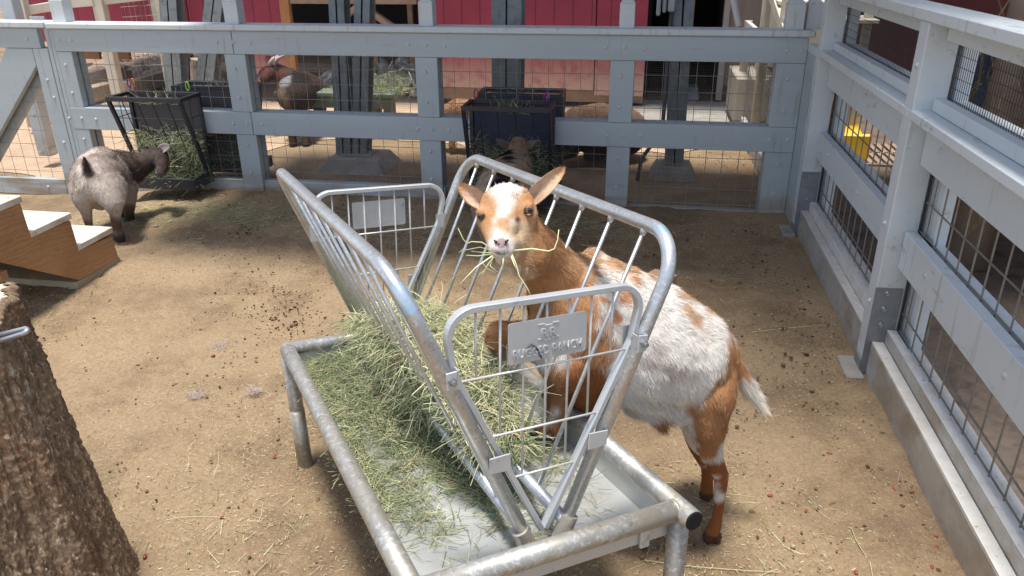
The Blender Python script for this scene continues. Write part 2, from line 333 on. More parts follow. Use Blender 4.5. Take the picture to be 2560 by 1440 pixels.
obj('concrete_path',M().box(1.14,6.,-3,12,-.02,.012),mat('damp_concrete',(.115,.088,.068),(.16,.12,.09),rough=.8,scale=30,bump=.6,c3=(.06,.046,.036),s3=6,t3=(.5,.66)),kind='structure')
# ------------------------------------------------------------------ back fence
D=4.93
fence=thing('wooden_fence','low pale grey wooden fence with square wire mesh running across behind the feeder','fence',(-1.5,D,0))
def fobj(nm,m,mt=PAINT,bev=.003,par=None,**k): return obj(nm,m,mt,par or fence,bevel=bev,**k)
posts=[(-3.995,-3.884),(-2.761,-2.613),(-1.457,-1.311),(-.219,-.073),(.758,.921)]
ZB,ZM0,ZM1,ZT,ZC=0,.402,.555,.9356,1.083
xl,xr=-3.995,.921
for (y0,y1) in ((D,D+.055),(D+.075,D+.13)):
    fr=y0==D
    # top rail: two boards meeting in a joint over a post
    for a,b in ((xl,-2.69),(-2.686,xr)):
        fobj('top_rail',M().box(a,b,y0-.002,y1,ZT,ZC))
    for a,b in ((xl,-2.632),(-2.628,xr)):
        fobj('middle_rail',M().box(a,b,y0-.002,y1,ZM0,ZM1))
    for a,b in posts:
        z0=-.1
        fobj('post',M().box(a,b,y0,y1,z0,ZM0-.0015)); fobj('post',M().box(a,b,y0,y1,ZM1+.0015,ZT-.0015))
fobj('cap_rail',M().box(xl-.03,xr+.03,D-.022,D+.15,ZC+.001,1.121),PAINT2,bev=.006)
for a,b in ((-3.995,-3.897),(-2.738,-2.640),(-1.427,-1.337),(-.179,-.089),(.786,.886),(.905,.99)):
    cx=(a+b)/2; hw=(b-a)/2; y0=D+.032 if a<.9 else D+.075; y1=y0+.095
    m=M().box(a,b,y0,y1,1.1212,1.262); zc=1.262
    q=[(a-.0,y0,zc),(b,y0,zc),(b,y1,zc),(a,y1,zc)]; i=.016
    r=[(a+i,y0+i,zc+.02),(b-i,y0+i,zc+.02),(b-i,y1-i,zc+.02),(a+i,y1-i,zc+.02)]
    m.add(q+r+[(cx,(y0+y1)/2,zc+.034)],[(0,1,5,4),(1,2,6,5),(2,3,7,6),(3,0,4,7),(4,5,8),(5,6,8),(6,7,8),(7,4,8)])
    fobj('finial',m,PAINT2,bev=.002)
fobj('bottom_kerb',M().box(-3.88,-1.30,D+.02,D+.09,-.06,.075),PAINT,bev=.006)
fobj('bottom_kerb',M().box(-1.25,.76,D+.03,D+.09,-.06,.006),CONC,bev=.006)
boltm=M().tube([(0,0,0),(0,-.006,0)],[.0115,.009],10).tube([(0,-.005,0),(0,-.009,0)],.006,6)
def bolts(parent,pts,first,mt,axis='y',nm='bolt'):
    for p in pts:
        if first[0] is None:
            o=bpy.data.objects.new(nm,bpy.data.meshes.new(nm)); o.data.from_pydata(boltm.v,[],boltm.f); o.data.materials.append(mt); first[0]=o
        else: o=first[0].copy()
        C.objects.link(o); o.parent=parent; o.location=Vector([float(q) for q in p])-ROOT[parent]
        if axis=='x': o.rotation_euler=(0,0,-math.pi/2)
    return
pb=[]
for i,(a,b) in enumerate(posts):
    c=(a+b)/2
    pb+=[(c-.11,D,1.01),(c+.005,D,1.012),(c+.125,D,1.008)] if 0<i<4 else ([(c-.02,D,1.01),(c+.075,D,1.01)] if i==0 else [(c-.035,D,1.01),(c+.045,D,1.01)])
    pb+=[(c-.01,D,.845),(c-.008,D,.655),(c,D,.33),(c-.002,D,.14)]
    pb+=[(c-.08,D,.478),(c+.02,D,.48),(c+.13,D,.475)] if i<4 else [(c-.07,D,.478),(c+.04,D,.48)]
bolts(fence,[(a,b-.002,c) for a,b,c in pb],[None],BOLT)
def wiregrid(x0,x1,z0,z1,y,step,r,P=None,ox=0.,oz=0.,n=4):
    m=M(); x=x0+ox
    while x<x1: m.tube([(x,y,z0),(x,y,z1)],r,n,caps=False); x+=step
    z=z0+oz
    while z<z1: m.tube([(x0,y+r*2,z),(x1,y+r*2,z)],r,n,caps=False); z+=step
    return m
fobj('wire_mesh',wiregrid(-3.9,.78,.0,.95,D+.061,.1016,.0019,ox=.04,oz=.03),WIREG,0)
fobj('fine_mesh',wiregrid(-3.9,.78,.0,.95,D+.068,.0127,.00042,n=3),FINE,0)
# corner board joining the fence to the right-hand fence
fobj('corner_board',M().box(.9225,.962,4.69,5.05,-.02,1.003),PAINT)
fobj('corner_board',M().box(.921,.9235+.1,4.70,4.926,1.004,1.05),PAINT2)
# ------------------------------------------------------------------ gate at the left
gate=thing('wooden_gate','grey wooden gate with a diagonal brace, left end of the mesh fence','gate',(-4.5,D,-.12))
gx1=-4.012
def gobj(nm,m,mt=PAINT,bev=.003): return obj(nm,m,mt,gate,bevel=bev)
gobj('top_rail',M().box(-6.2,-4.11,D,D+.05,.953,1.085)); gobj('cap_rail',M().box(-6.2,-4.035,D-.02,D+.13,1.088,1.128),PAINT2,.006)
gobj('stile',M().box(-4.178,-4.062,D,D+.05,-.1,.951)); gobj('hinge_post',M().box(-4.059,-4.028,D+.002,D+.10,-.12,1.084)); gobj('hinge_post',M().box(-4.0275,-3.997,D+.004,D+.10,-.12,1.084))
gobj('bottom_rail',M().box(-6.2,-4.181,D+.001,D+.05,-.105,.02)); 
gobj('brace',M().prism([(-4.385,D+.002,.951),(-4.182,D+.002,.951),(-4.182,D+.002,.835),(-4.92,D+.002,.022),(-5.12,D+.002,.022)],(0,.045,0)))
gobj('back_frame',M().prism([(-4.35,D+.075,.951),(-4.15,D+.075,.951),(-4.15,D+.075,.80),(-4.86,D+.075,.022),(-5.06,D+.075,.022)],(0,.045,0)))
gobj('wire_mesh',wiregrid(-6.2,-4.1,-.08,.955,D+.061,.1016,.0019,ox=.05,oz=.04),WIREG,0)
gobj('fine_mesh',wiregrid(-6.2,-4.1,-.08,.955,D+.068,.0127,.00042,n=3),FINE,0)
gobj('latch_pin',M().tube([(-4.20,D+.08,1.145),(-4.09,D+.08,1.145)],.011,10),STEELB,0)
bolts(gate,[(-4.42,D,1.02),(-4.20,D,1.015),(-4.12,D,.74),(-4.10,D,.62),(-4.11,D,.30),(-4.33,D,-.04)],[None],BOLT)
# ------------------------------------------------------------------ right fence
rf=thing('wooden_fence','tall pale grey fence along the right side with a ledge and vertical bars','fence',(.95,2.5,0))
def robj(nm,m,mt=PAINT2,bev=.003): return obj(nm,m,mt,rf,bevel=bev)
RP=[(4.59,4.68),(2.925,3.018),(1.25,1.343),(-.43,-.337)]
robj('cap_rail',M().box(.915,1.045,-.6,4.71,1.3465,1.386),PAINT2,.004)
for (a,b) in RP:
    robj('post',M().box(.924,1.03,a,b,-.05,1.346),PAINT2)
    robj('post',M().box(1.05,1.10,a,b,-.05,1.33),PAINT2)
    robj('base_plate',M().box(.9215,1.022,a-.004,a-.0005,.0,.378).box(.9215,.9238,a-.004,b,.0,.05),PLATE,.001)
    bolts(rf,[(.966,a-.004,.353),(.965,a-.004,.287),(.966,a-.004,.219)],[None],STEELB)
    m=M().box(.86,.93,a-.06,b+.03,-.03,.012); robj('footing',m,CONC,.006)
for i in range(3):
    y1=RP[i][0]-.005; y0=RP[i+1][1]+.001
    robj('ledge',M().box(.9225,1.03,RP[i+1][0]+.045,RP[i][0]+.042,1.0175,1.053),PAINT2,.004)
    robj('sill',M().box(.985,1.028,y0,y1,1.0545,1.096)); robj('head_rail',M().box(.985,1.030,y0,y1,1.288,1.3455))
    robj('upper_rail',M().box(.984,1.028,y0,y1,.862,1.0165)); robj('lower_rail',M().box(.983,1.026,y0,y1,.465,.611))
    robj('outer_rail',M().box(1.05,1.09,y0,y1,.862,1.0)); robj('outer_rail',M().box(1.05,1.09,y0,y1,.455,.60))
    robj('outer_rail',M().box(1.055,1.10,y0-.05,y1+.05,1.04,1.09)); robj('outer_post_board',M().box(1.05,1.095,y1-.10,y1+.004,.0,1.0))
    robj('kerb_step',M().box(.991,1.029,y0,y1,.0,.199),ALU if i else BOARDTOP,.004)
    robj('kerb_front',M().box(.9445,.9895,y0-.001 if i else y0,y1,-.03,.1455),ALU,.005)
    robj('step_top',M().box(.9925,1.028,y0+.001,y1-.001,.1995,.2015),BOARDTOP,.0005)
    robj('step_top',M().box(.946,.988,y0+.001,y1-.001,.1455,.147),BOARDTOP,.0005)
    robj('outer_kerb',M().box(1.052,1.105,y0,y1,.0,.165),BOARDTOP,.003)
    m=M(); y=y1-.05
    while y>y0: m.tube([(1.040,y,.19),(1.040,y,.90)],.0032,6,caps=False); y-=.1068
    for z in (.207,.279,.613,.727): m.tube([(1.034,y0,z),(1.034,y1,z)],.0032,6,caps=False)
    robj('bar_mesh',m,WIRE,0)
    m=M(); y=y1
    while y>y0: m.tube([(1.034,y,1.05),(1.034,y,1.34)],.0011,4,caps=False); y-=.0185
    z=1.1
    while z<1.34: m.tube([(1.031,y0,z),(1.031,y1,z)],.0011,4,caps=False); z+=.036
    robj('black_mesh',m,BLACKW,0)
    robj('mesh_edge',M().box(1.031,1.036,y1-.006,y1-.001,.2,.86),BLACKW,0)
    bolts(rf,[(.984,y1-.17,.955),(.984,y1-1.0,.95),(.983,y1-.28,.55),(.983,y1-.95,.545)],[None],BOLT,'x')
bolts(rf,[(.924,2.975,.62),(.924,2.965,1.2),(.924,2.97,.30)],[None],BOLT,'x')
# ------------------------------------------------------------------ galvanised columns, plinths, deck overhead
def hbeam(a,b,w_,d_,t=.012):
    m=M();a=np.array(a,float);b=np.array(b,float)
    for x0,x1,y0,y1 in ((-w_/2,w_/2,-d_/2,-d_/2+t),(-w_/2,w_/2,d_/2-t,d_/2),(-t/2,t/2,-d_/2+t,d_/2-t)):
        p=[(c[0]+x,c[1]+y,c[2]) for c in (a,b) for y in (y0,y1) for x in (x0,x1)]
        m.add(p,[(0,2,3,1),(4,5,7,6),(0,1,5,4),(2,6,7,3),(0,4,6,2),(1,3,7,5)])
    return m
def col(px0,py0,px1,y,wd,lab,z0=.0,dd=.13):
    a=ony(px0,py0,y); b=ony(px1,20,y); dx=(b[0]-a[0])/(b[2]-a[2])
    m=M(); 
    T=lambda z:(a[0]+dx*(z-a[2]))
    for x0,x1,y0,y1 in ((-wd/2,wd/2,-dd/2,-dd/2+.012),(-wd/2,wd/2,dd/2-.012,dd/2),(-.006,.006,-dd/2,dd/2)):
        p=[(T(z)+x,y+yy,z) for z in (z0,2.75) for yy in (y0,y1) for x in (x0,x1)]
        m.add(p,[(0,2,3,1),(4,5,7,6),(0,1,5,4),(2,6,7,3),(0,4,6,2),(1,3,7,5)])
    G='galvanised columns in the far pen'
    return obj('steel_column',m,STEELC,label=lab,cat='column',group=G)
col(866,395,849,5.66,.115,'leaning grey steel column on the wide plinth, left one of the close pair',.11)
col(905,398,912,5.68,.115,'leaning grey steel column on the wide plinth, right one of the close pair',.11)
col(1270,380,1272,5.85,.215,'broad grey steel column behind the middle black hay basket',0,.2)
col(1683,430,1707,5.75,.135,'grey steel column carrying the electrical boxes, by the dark doorway',.11)
col(442,190,430,6.6,.16,'grey steel column standing behind the left black hay basket',0)
col(519,200,541,6.7,.17,'grey steel column beside the second post of the mesh fence, behind the left black hay basket',0)
def plinth(cx,cy,wx,wy,h_,lab):
    m=M(); q=.72
    m.add([(cx-wx,cy-wy,0),(cx+wx,cy-wy,0),(cx+wx,cy+wy,0),(cx-wx,cy+wy,0),(cx-wx*q,cy-wy*q,h_),(cx+wx*q,cy-wy*q,h_),(cx+wx*q,cy+wy*q,h_),(cx-wx*q,cy+wy*q,h_)],[(3,2,1,0),(4,5,6,7),(0,1,5,4),(1,2,6,5),(2,3,7,6),(3,0,4,7)])
    m.box(cx-wx*.45,cx+wx*.45,cy-wy*.45,cy+wy*.45,h_,h_+.012)
    obj('column_plinth',m,CONC,bevel=.006,label=lab,cat='plinth',group='plinths under the steel columns')
plinth(-2.16,5.66,.27,.23,.105,'wide concrete footing under the close pair of steel columns')
plinth(.235,5.74,.17,.17,.10,'small concrete footing under the single steel column at the right')
deck=thing('raised_deck','raised timber deck on steel columns over the fence, above the view','deck',(0,5.2,2.75))
for i in range(15): obj('deck_board',M().box(-3.05,4.6,3.45+i*.155,3.45+i*.155+.149,2.75,2.79),TIMBER,deck)
for x in (-2.6,-1.8,-1.,.24,1.4,2.6): obj('joist',M().box(x-.03,x+.03,3.47,5.75,2.6,2.749),TIMBER,deck)
# ------------------------------------------------------------------ barn and things behind
barn=thing('red_barn','red board barn with dark doorways and a timber cross brace, across the far pen','barn',(-1.5,8.2,0))
def bo(nm,m,mt,bev=0,**k): return obj(nm,m,mt,barn,bevel=bev,**k)
Yb=8.2
for nm,x0,x1,z0,mt in (('wall_panel',-4.30,-3.87,.28,REDW),('wall_panel',-2.31,-1.46,.19,REDW),('wall_panel',-1.445,-.53,.19,REDW),('wall_panel',-.52,-.02,.14,REDW),('wall_panel',-7.2,-4.95,.6,RED),('wall_panel',-4.93,-4.72,.6,RED)):
    bo(nm,M().box(x0,x1,Yb,Yb+.04,z0,3.2),mt,.004)
bo('door_trim',M().box(-3.868,-3.76,Yb-.02,Yb+.05,.3,3.2),OWOOD,.004); bo('door_trim',M().box(-2.36,-2.312,Yb-.01,Yb+.05,.5,3.2),REDW,.004)
bo('sill_beam',M().box(-2.3,-.02,Yb+.05,Yb+.15,.06,.185),TIMBER,.004)
bo('lintel',M().box(-3.75,-2.37,Yb-.01,Yb+.07,1.02,1.16),TIMBER,.004)
bo('brace',M().beam((-3.55,Yb+.02,.60),(-2.98,Yb+.02,1.02),.05,.13,(0,1,0)),TIMBER,.004)
bo('brace',M().beam((-2.98,Yb+.02,1.02),(-2.40,Yb+.02,.62),.05,.13,(0,1,0)),TIMBER,.004)
bo('door_post',M().box(-3.05,-2.97,Yb,Yb+.04,.38,1.02),TIMBER,.003)
bo('stall_rail',M().box(-3.75,-2.37,Yb+.9,Yb+.95,.44,.62),TIMBER,.003)
for x in (-3.6,-3.2,-2.75,-2.45): bo('stall_post',M().box(x,x+.06,Yb+.9,Yb+.96,.3,1.2),TIMBER,.003)
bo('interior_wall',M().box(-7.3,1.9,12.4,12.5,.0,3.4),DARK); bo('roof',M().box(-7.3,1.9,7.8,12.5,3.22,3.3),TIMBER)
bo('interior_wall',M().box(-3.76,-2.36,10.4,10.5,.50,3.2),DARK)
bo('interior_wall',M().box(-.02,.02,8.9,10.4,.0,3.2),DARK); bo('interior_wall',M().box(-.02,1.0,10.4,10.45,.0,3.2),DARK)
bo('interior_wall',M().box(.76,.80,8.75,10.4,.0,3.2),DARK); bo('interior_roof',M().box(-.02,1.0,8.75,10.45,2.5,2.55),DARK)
bo('door_leaf',M().box(.32,.46,8.9,8.94,.05,2.4),TIMBER); bo('plank_wall',M().box(.80,1.12,8.62,8.68,.2,2.4),mat('grey_planks',(.42,.33,.27),(.34,.26,.22),rough=.8,scale=10,stretch=(3,1,.3)),.003)
bo('corner_post',M().box(.745,.80,8.58,8.70,.05,2.4),mat('pale_post',(.5,.45,.42),(.42,.38,.36),rough=.8))
m=M(); r2=np.random.default_rng(3)
for k in range(420):
    x=r2.uniform(-3.9,-2.0);y=r2.uniform(8.55,10.2);s=r2.uniform(.03,.09); m.ball((x,y,.04+(y-8.5)*.07+r2.uniform(-.02,.03)),s,7,5,(r2.uniform(.8,1.4),r2.uniform(.8,1.3),r2.uniform(.5,.8)))
obj('rock_bed',m,ROCK,label='bed of pale broken rock under the barn opening',cat='rocks',kind='stuff')
obj('white_pipe',M().tube([ony(1828,-30,8.4),ony(1848,64,8.4)],.035,12),mat('white_pvc',(.55,.55,.60),rough=.4),label='pale diagonal pipe leaning on the plank wall by the doorway',cat='pipe')
eb=thing('electrical_box','grey electrical boxes with conduit mounted beside the dark doorway','electrical box',ony(1660,60,5.68))
def ebx(nm,a,b,c,d,y0,y1):
    p=ony(a,b,y0);q=ony(c,d,y0); return obj(nm,M().box(min(p[0],q[0]),max(p[0],q[0]),y0,y1,min(p[2],q[2]),1.75),GBOX,eb,bevel=.008)
ebx('narrow_box',1640,40,1654,-10,5.60,5.70); ebx('flat_box',1655,32,1668,-10,5.62,5.70); ebx('main_box',1669,30,1690,-10,5.62,5.72)
p=ony(1679,30,5.67); obj('conduit',M().tube(fillet([(p[0],5.67,p[2]+.02),(p[0]-.005,5.67,.35),(p[0]-.14,5.60,.16),(p[0]-.16,5.58,.0)],.12),.014,10),mat('dark_conduit',(.09,.10,.11),rough=.5),eb,smooth=True)
m=M(); gp=onz(1727,240,.04)
for k in range(6): m.box(gp[0]-.075,gp[0]+.085,gp[1]-.2+k*.07,gp[1]-.175+k*.07,.03,.06)
for k in range(4): m.box(gp[0]-.075+k*.05,gp[0]-.065+k*.05,gp[1]-.2,gp[1]+.2,.03,.062)
m.box(gp[0]-.075,gp[0]+.085,gp[1]+.2,gp[1]+.42,.03,.10)
obj('floor_grate',m,GBOX,label='small grey slatted grate lying on the shaded concrete',cat='grate')
cb=thing('wooden_crate','pale wooden crate raised on skids beside the slab','crate',(.95,7.6,0))
obj('crate_body',M().box(.80,1.15,7.3,8.1,.10,.48),mat('crate_boards',(.30,.28,.23),(.36,.33,.27),rough=.8,scale=6),cb,bevel=.01); obj('skid',M().box(.82,.87,7.3,8.1,.035,.099),TIMBER,cb); obj('skid',M().box(1.08,1.13,7.3,8.1,.035,.099),TIMBER,cb)
# far right: cream rack and little yard fence
rk=thing('cream_rack','cream painted slanting shelf frame beyond the fence corner','shelf',(1.25,6.6,0))
def ro(nm,m): return obj(nm,m,CREAM,rk,bevel=.004)
ro('upright',M().box(1.00,1.05,6.6,6.66,0,1.35)); ro('upright',M().box(1.02,1.07,7.7,7.76,0,1.5)); ro('upright',M().box(1.62,1.68,6.6,6.66,0,1.5))
for k in range(3): ro('shelf',M().box(1.02,1.7,6.5+k*.45,6.9+k*.45,1.02+k*.10,1.05+k*.10))
ro('side_board',M().beam((1.03,7.8,1.25),(1.03,6.4,.92),.04,.09)); ro('back_board',M().box(1.02,1.7,7.9,7.94,.5,1.6))
yf=thing('yard_fence','short cream mesh fence running back from the fence corner','fence',(.9,6.4,0))
for y in (5.3,6.5,7.7): obj('post',M().box(.86,.93,y,y+.07,0,.93),PALEW,yf,bevel=.004)
obj('rail',M().box(.865,.90,5.37,7.7,.84,.93),PAINT2,yf); obj('kerb_board',M().box(.87,.91,5.1,7.7,0,.14),PAINT2,yf)
m=M(); y=5.2
while y<7.7: m.tube([(.91,y,.1),(.91,y,.85)],.002,4,caps=False); y+=.1
for z in (.2,.3,.4,.5,.6,.7,.8): m.tube([(.912,5.2,z),(.912,7.7,z)],.002,4,caps=False)
obj('wire_mesh',m,WIREG,yf)
# left background yard
lf=thing('cream_fence','cream timber fence with square wire panel at the far left','fence',(-5.5,8,0))
def lo(nm,m,mt=CREAM): return obj(nm,m,mt,lf,bevel=.005)
def vpost(px0,px1,py,y,z1=1.7,z0=0,dd=.09):
    a=ony(px0,py,y);b=ony(px1,py,y); return M().box(a[0],b[0],y,y+dd,z0,z1)
lo('post',vpost(231,257,20,7.6)); lo('post',vpost(377,417,20,7.9)); lo('post',vpost(36,60,20,7.4)); 
lo('rail',M().beam(ony(55,28,7.45),ony(130,16,7.6),.05,.09)); lo('rail',M().beam(ony(178,8,7.6),ony(234,3,7.6),.05,.09)); lo('rail',M().beam(ony(255,6,7.65),ony(378,-8,7.9),.05,.05))
m=M()
for k in range(9):
    a=ony(308+k*13,10,7.85); m.tube([(a[0],7.85,.35),(a[0],7.85,1.5)],.0025,4,caps=False)
for k in range(12): m.tube([(ony(300,10,7.85)[0],7.85,.4+k*.1),(ony(395,10,7.85)[0],7.85,.43+k*.1)],.0025,4,caps=False)
obj('wire_panel',m,WIREG,lf)
obj('cedar_boards',M().box(ony(258,30,9)[0],ony(302,30,9)[0],9,9.04,.3,2.2).box(ony(178,30,9)[0],ony(225,30,9)[0],9.0,9.04,.3,2.2),OWOOD,lf,bevel=.003,)
obj('grey_post',M().box(ony(2,30,5.6)[0],ony(35,30,5.6)[0],5.6,5.7,0,1.28),PAINT2,label='short pale grey post beyond the gate with a flat top',cat='post',bevel=.006)
for i,(a,b,lab) in enumerate((((215,238),(275,222),'pale timber sleeper lying by the cream fence, nearest the gate'),((318,222),(428,188),'long pale timber sleeper lying behind the left hay basket'))):
    A=onz(*a,.09);B=onz(*b,.09); obj('timber_sleeper',M().beam(A,B,.14,.16),PALEW,bevel=.01,label=lab,cat='sleeper',group='timber sleepers by the cream fence')
A=onz(225,205,.12);B=onz(330,195,.12); obj('log',M().tube([A,(A+B)/2+np.array([0,.03,.02]),B],[.1,.11,.09],12),TIMBER,smooth=True,label='brown log lying behind the timber sleepers',cat='log')
A=onz(100,315,0.); obj('tree_stub',M().tube([(A[0],A[1],0),(A[0],A[1],.26)],[.10,.085],14),TIMBER,label='short wooden stub standing in sunlit dirt beyond the gate',cat='stump',bevel=.01)
A=ony(495,175,6.9); m=M()
obj('trunk_post',m.tube([(A[0],6.9,0),(A[0]-.01,6.9,.4),(A[0]+.02,6.9,.62)],[.09,.075,.07],14),mat('pale_bark',(.42,.33,.25),(.25,.18,.13),rough=.9,scale=14),label='pale cut tree trunk between the two left steel columns',cat='tree trunk')
A=ony(588,240,6.2); obj('trunk_post',M().tube([(A[0],6.2,0),(A[0],6.2,.5),(A[0]+.01,6.2,.75)],[.05,.045,.04],12),mat('rough_bark',(.36,.27,.19),(.18,.13,.09),rough=.9,scale=20),label='thin rough tree trunk hard against the back of the second fence post',cat='tree trunk')
r2=np.random.default_rng(11); m=M()
for k in range(160): 
    a=onz(r2.uniform(200,470),r2.uniform(140,190),.05); m.ball((a[0],a[1],r2.uniform(.02,.10)),r2.uniform(.05,.13),7,5,(1.3,1,.55))
obj('boulders',m,STONE,label='low heap of brown boulders in front of the cream fence wire panel',cat='boulders',kind='stuff')
# green bench / manger with hay in far pen
bn=thing('feeding_bench','weathered green wooden feed bench with hay on it in the far pen','bench',onz(860,290,0))
a=onz(664,238,.40);b=onz(985,236,.40); yb=b[1]
obj('bench_top',M().box(a[0],b[0],yb-.02,yb+.20,.37,.405),GREENP,bn,bevel=.006); obj('apron',M().box(a[0]+.03,b[0]-.03,yb,yb+.03,.27,.369),GREENP,bn)
for x in (a[0]+.06,b[0]-.12,(a[0]+b[0])/2+.3): obj('leg',M().box(x,x+.07,yb+.04,yb+.11,0,.37),GREENP,bn); obj('leg',M().box(x,x+.07,yb+.13,yb+.18,0,.37),GREENP,bn)
# right outside: maroon wall, barrel, trunks, yellow slide, vines, grate
obj('maroon_shed',M().box(2.55,2.65,2.5,12,0,3.2).box(2.45,2.55,4.1,4.2,0,3.2),mat('maroon_boards',(.10,.016,.022),(.075,.012,.018),rough=.6,scale=4,extra=lambda n,L,vec,mix,rmp,nz,base:planks(n,L,vec,mix,rmp,nz,base,axis=1)),label='dark maroon board shed wall seen through the upper black mesh',cat='shed')
A=onx(2445,170,1.9); obj('barrel',M().tube([(1.9,A[1],0),(1.9,A[1],.05),(1.9,A[1],.5),(1.9,A[1],1.0)],[.17,.19,.20,.17],20),BLUEP,smooth=True,label='dark blue barrel outside the right fence',cat='barrel')
A=onx(2525,200,1.75); obj('trunk_post',M().tube([(1.75,A[1],0),(1.77,A[1],1.2),(1.76,A[1]+.02,1.75)],[.12,.095,.09],16),TIMBER,smooth=True,label='brown tree trunk standing just outside the right fence, right of the blue barrel',cat='tree trunk')
A=onx(2225,20,3.2); obj('trunk_post',M().tube([(2.35,3.05,0),(2.4,3.06,1.3),(2.38,3.1,3.2)],[.14,.11,.09],16),mat('grey_bark',(.22,.19,.15),(.13,.11,.09),rough=.9,scale=15,bump=1),smooth=True,label='grey mossy tree trunk rising above the cap rail of the right fence',cat='tree trunk')
ys_=thing('slide','bright yellow plastic play slide seen through the far right bars','slide',(1.62,6.6,0))
a=onx(2085,250,1.62);b=onx(2122,345,1.62)
obj('chute',M().prism([(1.55,b[1]-.1,.02),(1.55,b[1]-.1,.16),(1.55,a[1]-.12,.40),(1.55,a[1],.52),(1.55,a[1]+.06,.52),(1.55,a[1]+.06,.02)],(.17,0,0)),YEL,ys_,bevel=.02,seg=3); obj('side_lip',M().box(1.52,1.76,b[1]-.135,b[1]-.102,.0,.22),YEL,ys_,bevel=.02)
m=M(); a=onz(2190,385,.02)
for k in range(9): m.box(a[0]-.26+k*.065,a[0]-.225+k*.065,a[1]-.35,a[1]+.35,.016,.03)
m.box(a[0]-.27,a[0]+.34,a[1]-.37,a[1]-.34,.016,.03); m.box(a[0]-.27,a[0]+.34,a[1],a[1]+.03,.016,.03)
obj('drain_grate',m,mat('rusty_iron',(.33,.24,.17),(.25,.18,.13),rough=.7,scale=20),label='rusty slotted drain grate in the ground beyond the right fence',cat='grate')
m=M(); r2=np.random.default_rng(5)
for k in range(16):
    p=np.array([1.62+r2.uniform(-.1,.3),r2.uniform(3.9,4.7),r2.uniform(.1,.6)]); pts=[p]
    for j in range(7): pts.append(pts[-1]+np.array([r2.uniform(-.05,.05),r2.uniform(-.09,.09),r2.uniform(.06,.19)]))
    m.tube(pts,list(np.linspace(.013,.004,8)),6)
obj('dry_vine',m,mat('dry_stems',(.36,.27,.15),(.25,.17,.10),rough=.8,scale=20),label='tangle of dry tan vine stems behind the far upper mesh panel',cat='vine')
ch=M().tube([(1.3+.02*math.cos(t),3.62-.012*t+.05*math.sin(t),1.19+.03*math.cos(t)) for t in np.linspace(0,12,60)],.004,6)
obj('chain_coil',ch,STEELB,label='small coiled chain hanging behind the upper mesh near the middle post',cat='chain')
# unseen tree added to shade the yard, rooted outside the right fence
tr=thing('added_shade_tree','unseen leafy tree added for shade outside the right fence, crown above the view','tree',(3.1,3.9,0))
m=M().tube([(3.1,3.9,0),(3.05,3.85,1.5),(2.95,3.7,3.2),(2.6,3.5,4.4)],[.2,.16,.13,.08],14)
m.tube([(2.95,3.7,3.2),(2.0,3.2,4.3),(1.0,3.0,4.8)],[.09,.06,.03],8).tube([(2.95,3.7,3.2),(3.4,2.6,4.4),(3.2,1.6,5)],[.08,.05,.03],8)
obj('trunk',m,BARK,tr,smooth=True)
n=1250; r2=np.random.default_rng(21)
cen=np.stack([r2.normal(.75,.62,n),r2.normal(2.95,.62,n),r2.normal(4.9,.35,n)],1)
cen=cen[(cen[:,0]>-.6)]; n=len(cen)
d=r2.normal(size=(n,3)); d[:,2]*=.4; d/=np.linalg.norm(d,axis=1)[:,None]; s=np.cross(d,r2.normal(size=(n,3))); s/=np.linalg.norm(s,axis=1)[:,None]
P=cen[:,None,:]+d[:,None,:]*np.array([0,.5,1])[None,:,None]*.14
V,q,cc=ribbons(P,np.full(n,.08),s,np.full((n,3),.1),tip=.3); obj('crown',np_mesh('crown',V,q),LEAF,tr)
# ------------------------------------------------------------------ galvanised hay feeder
fd=thing('hay_feeder','galvanised steel hay feeder with a V shaped pipe rack over a shallow tray','hay feeder',(float(FO[0]),float(FO[1]),0))
RL,RW,HF,PR=.61,.299,.458,.0230
def Fp(L): return [F(*p) for p in L]
def fe(nm,m,mt=GALV,par=None,sm_=True,bev=0,**k): return obj(nm,m,mt,par or fd,smooth=sm_,bevel=bev,**k)
# long side rails (left one bends down into the far-left corner), end rails
rl=fe('frame_rail',M().tube(Fp([(-RL,-RW,HF),(-.45,-RW,HF),(0,-RW,HF),(.4,-RW,HF),(RL+.03,-RW,HF)]),PR,24),GALVD)
rr=fe('frame_rail',M().tube(Fp([(-RL-.03,RW,HF),(0,RW,HF),(RL+.045,RW,HF)]),PR,24),GALVD)
fe('frame_rail',M().tube(Fp([(RL,-RW+.02,HF),(RL,0,HF),(RL,RW-.018,HF)]),PR,24),GALVD)
fe('frame_rail',M().tube(Fp([(-RL,-RW+.01,HF),(-RL,0,HF),(-RL,RW-.018,HF)]),PR,24),GALVD)
fe('corner_elbow',M().ball(F(-RL,-RW,HF),PR*1.03,20,14),GALVD)
for q in ((RL,RW-.014,HF),(RL,-RW+.014,HF),(-RL,RW-.014,HF)):
    a=F(*q); t=F(q[0],q[1]-.006*np.sign(q[1]),q[2]); fe('weld',M().tube([a,t],[PR*1.1,PR*1.05],20),GALVD)
fe('end_cap',M().tube(Fp([(RL+.0455,RW,HF),(RL+.050,RW,HF)]),[PR*.96,PR*.93],24),CAPM,sm_=False,bev=.002)
fe('end_cap',M().tube(Fp([(RL+.031,-RW,HF),(RL+.036,-RW,HF)]),[PR*.96,PR*.93],24),CAPM,sm_=False,bev=.002)
for su,sv in ((1,1),(1,-1),(-1,1),(-1,-1)):
    a=F(su*RL,sv*RW,HF-.01); b=np.array([a[0],a[1],-.03])
    if (su,sv)==(-1,-1): b[0]+=.012;b[1]+=-.012
    md=a+(b-a)*.46
    lg=fe('leg',M().tube([a,md,b],PR*1.0,20),GALVD); lw=fe('leg_sleeve',M().tube([md,b+np.array([0,0,.012])],PR*1.07,20),GALVD,lg)
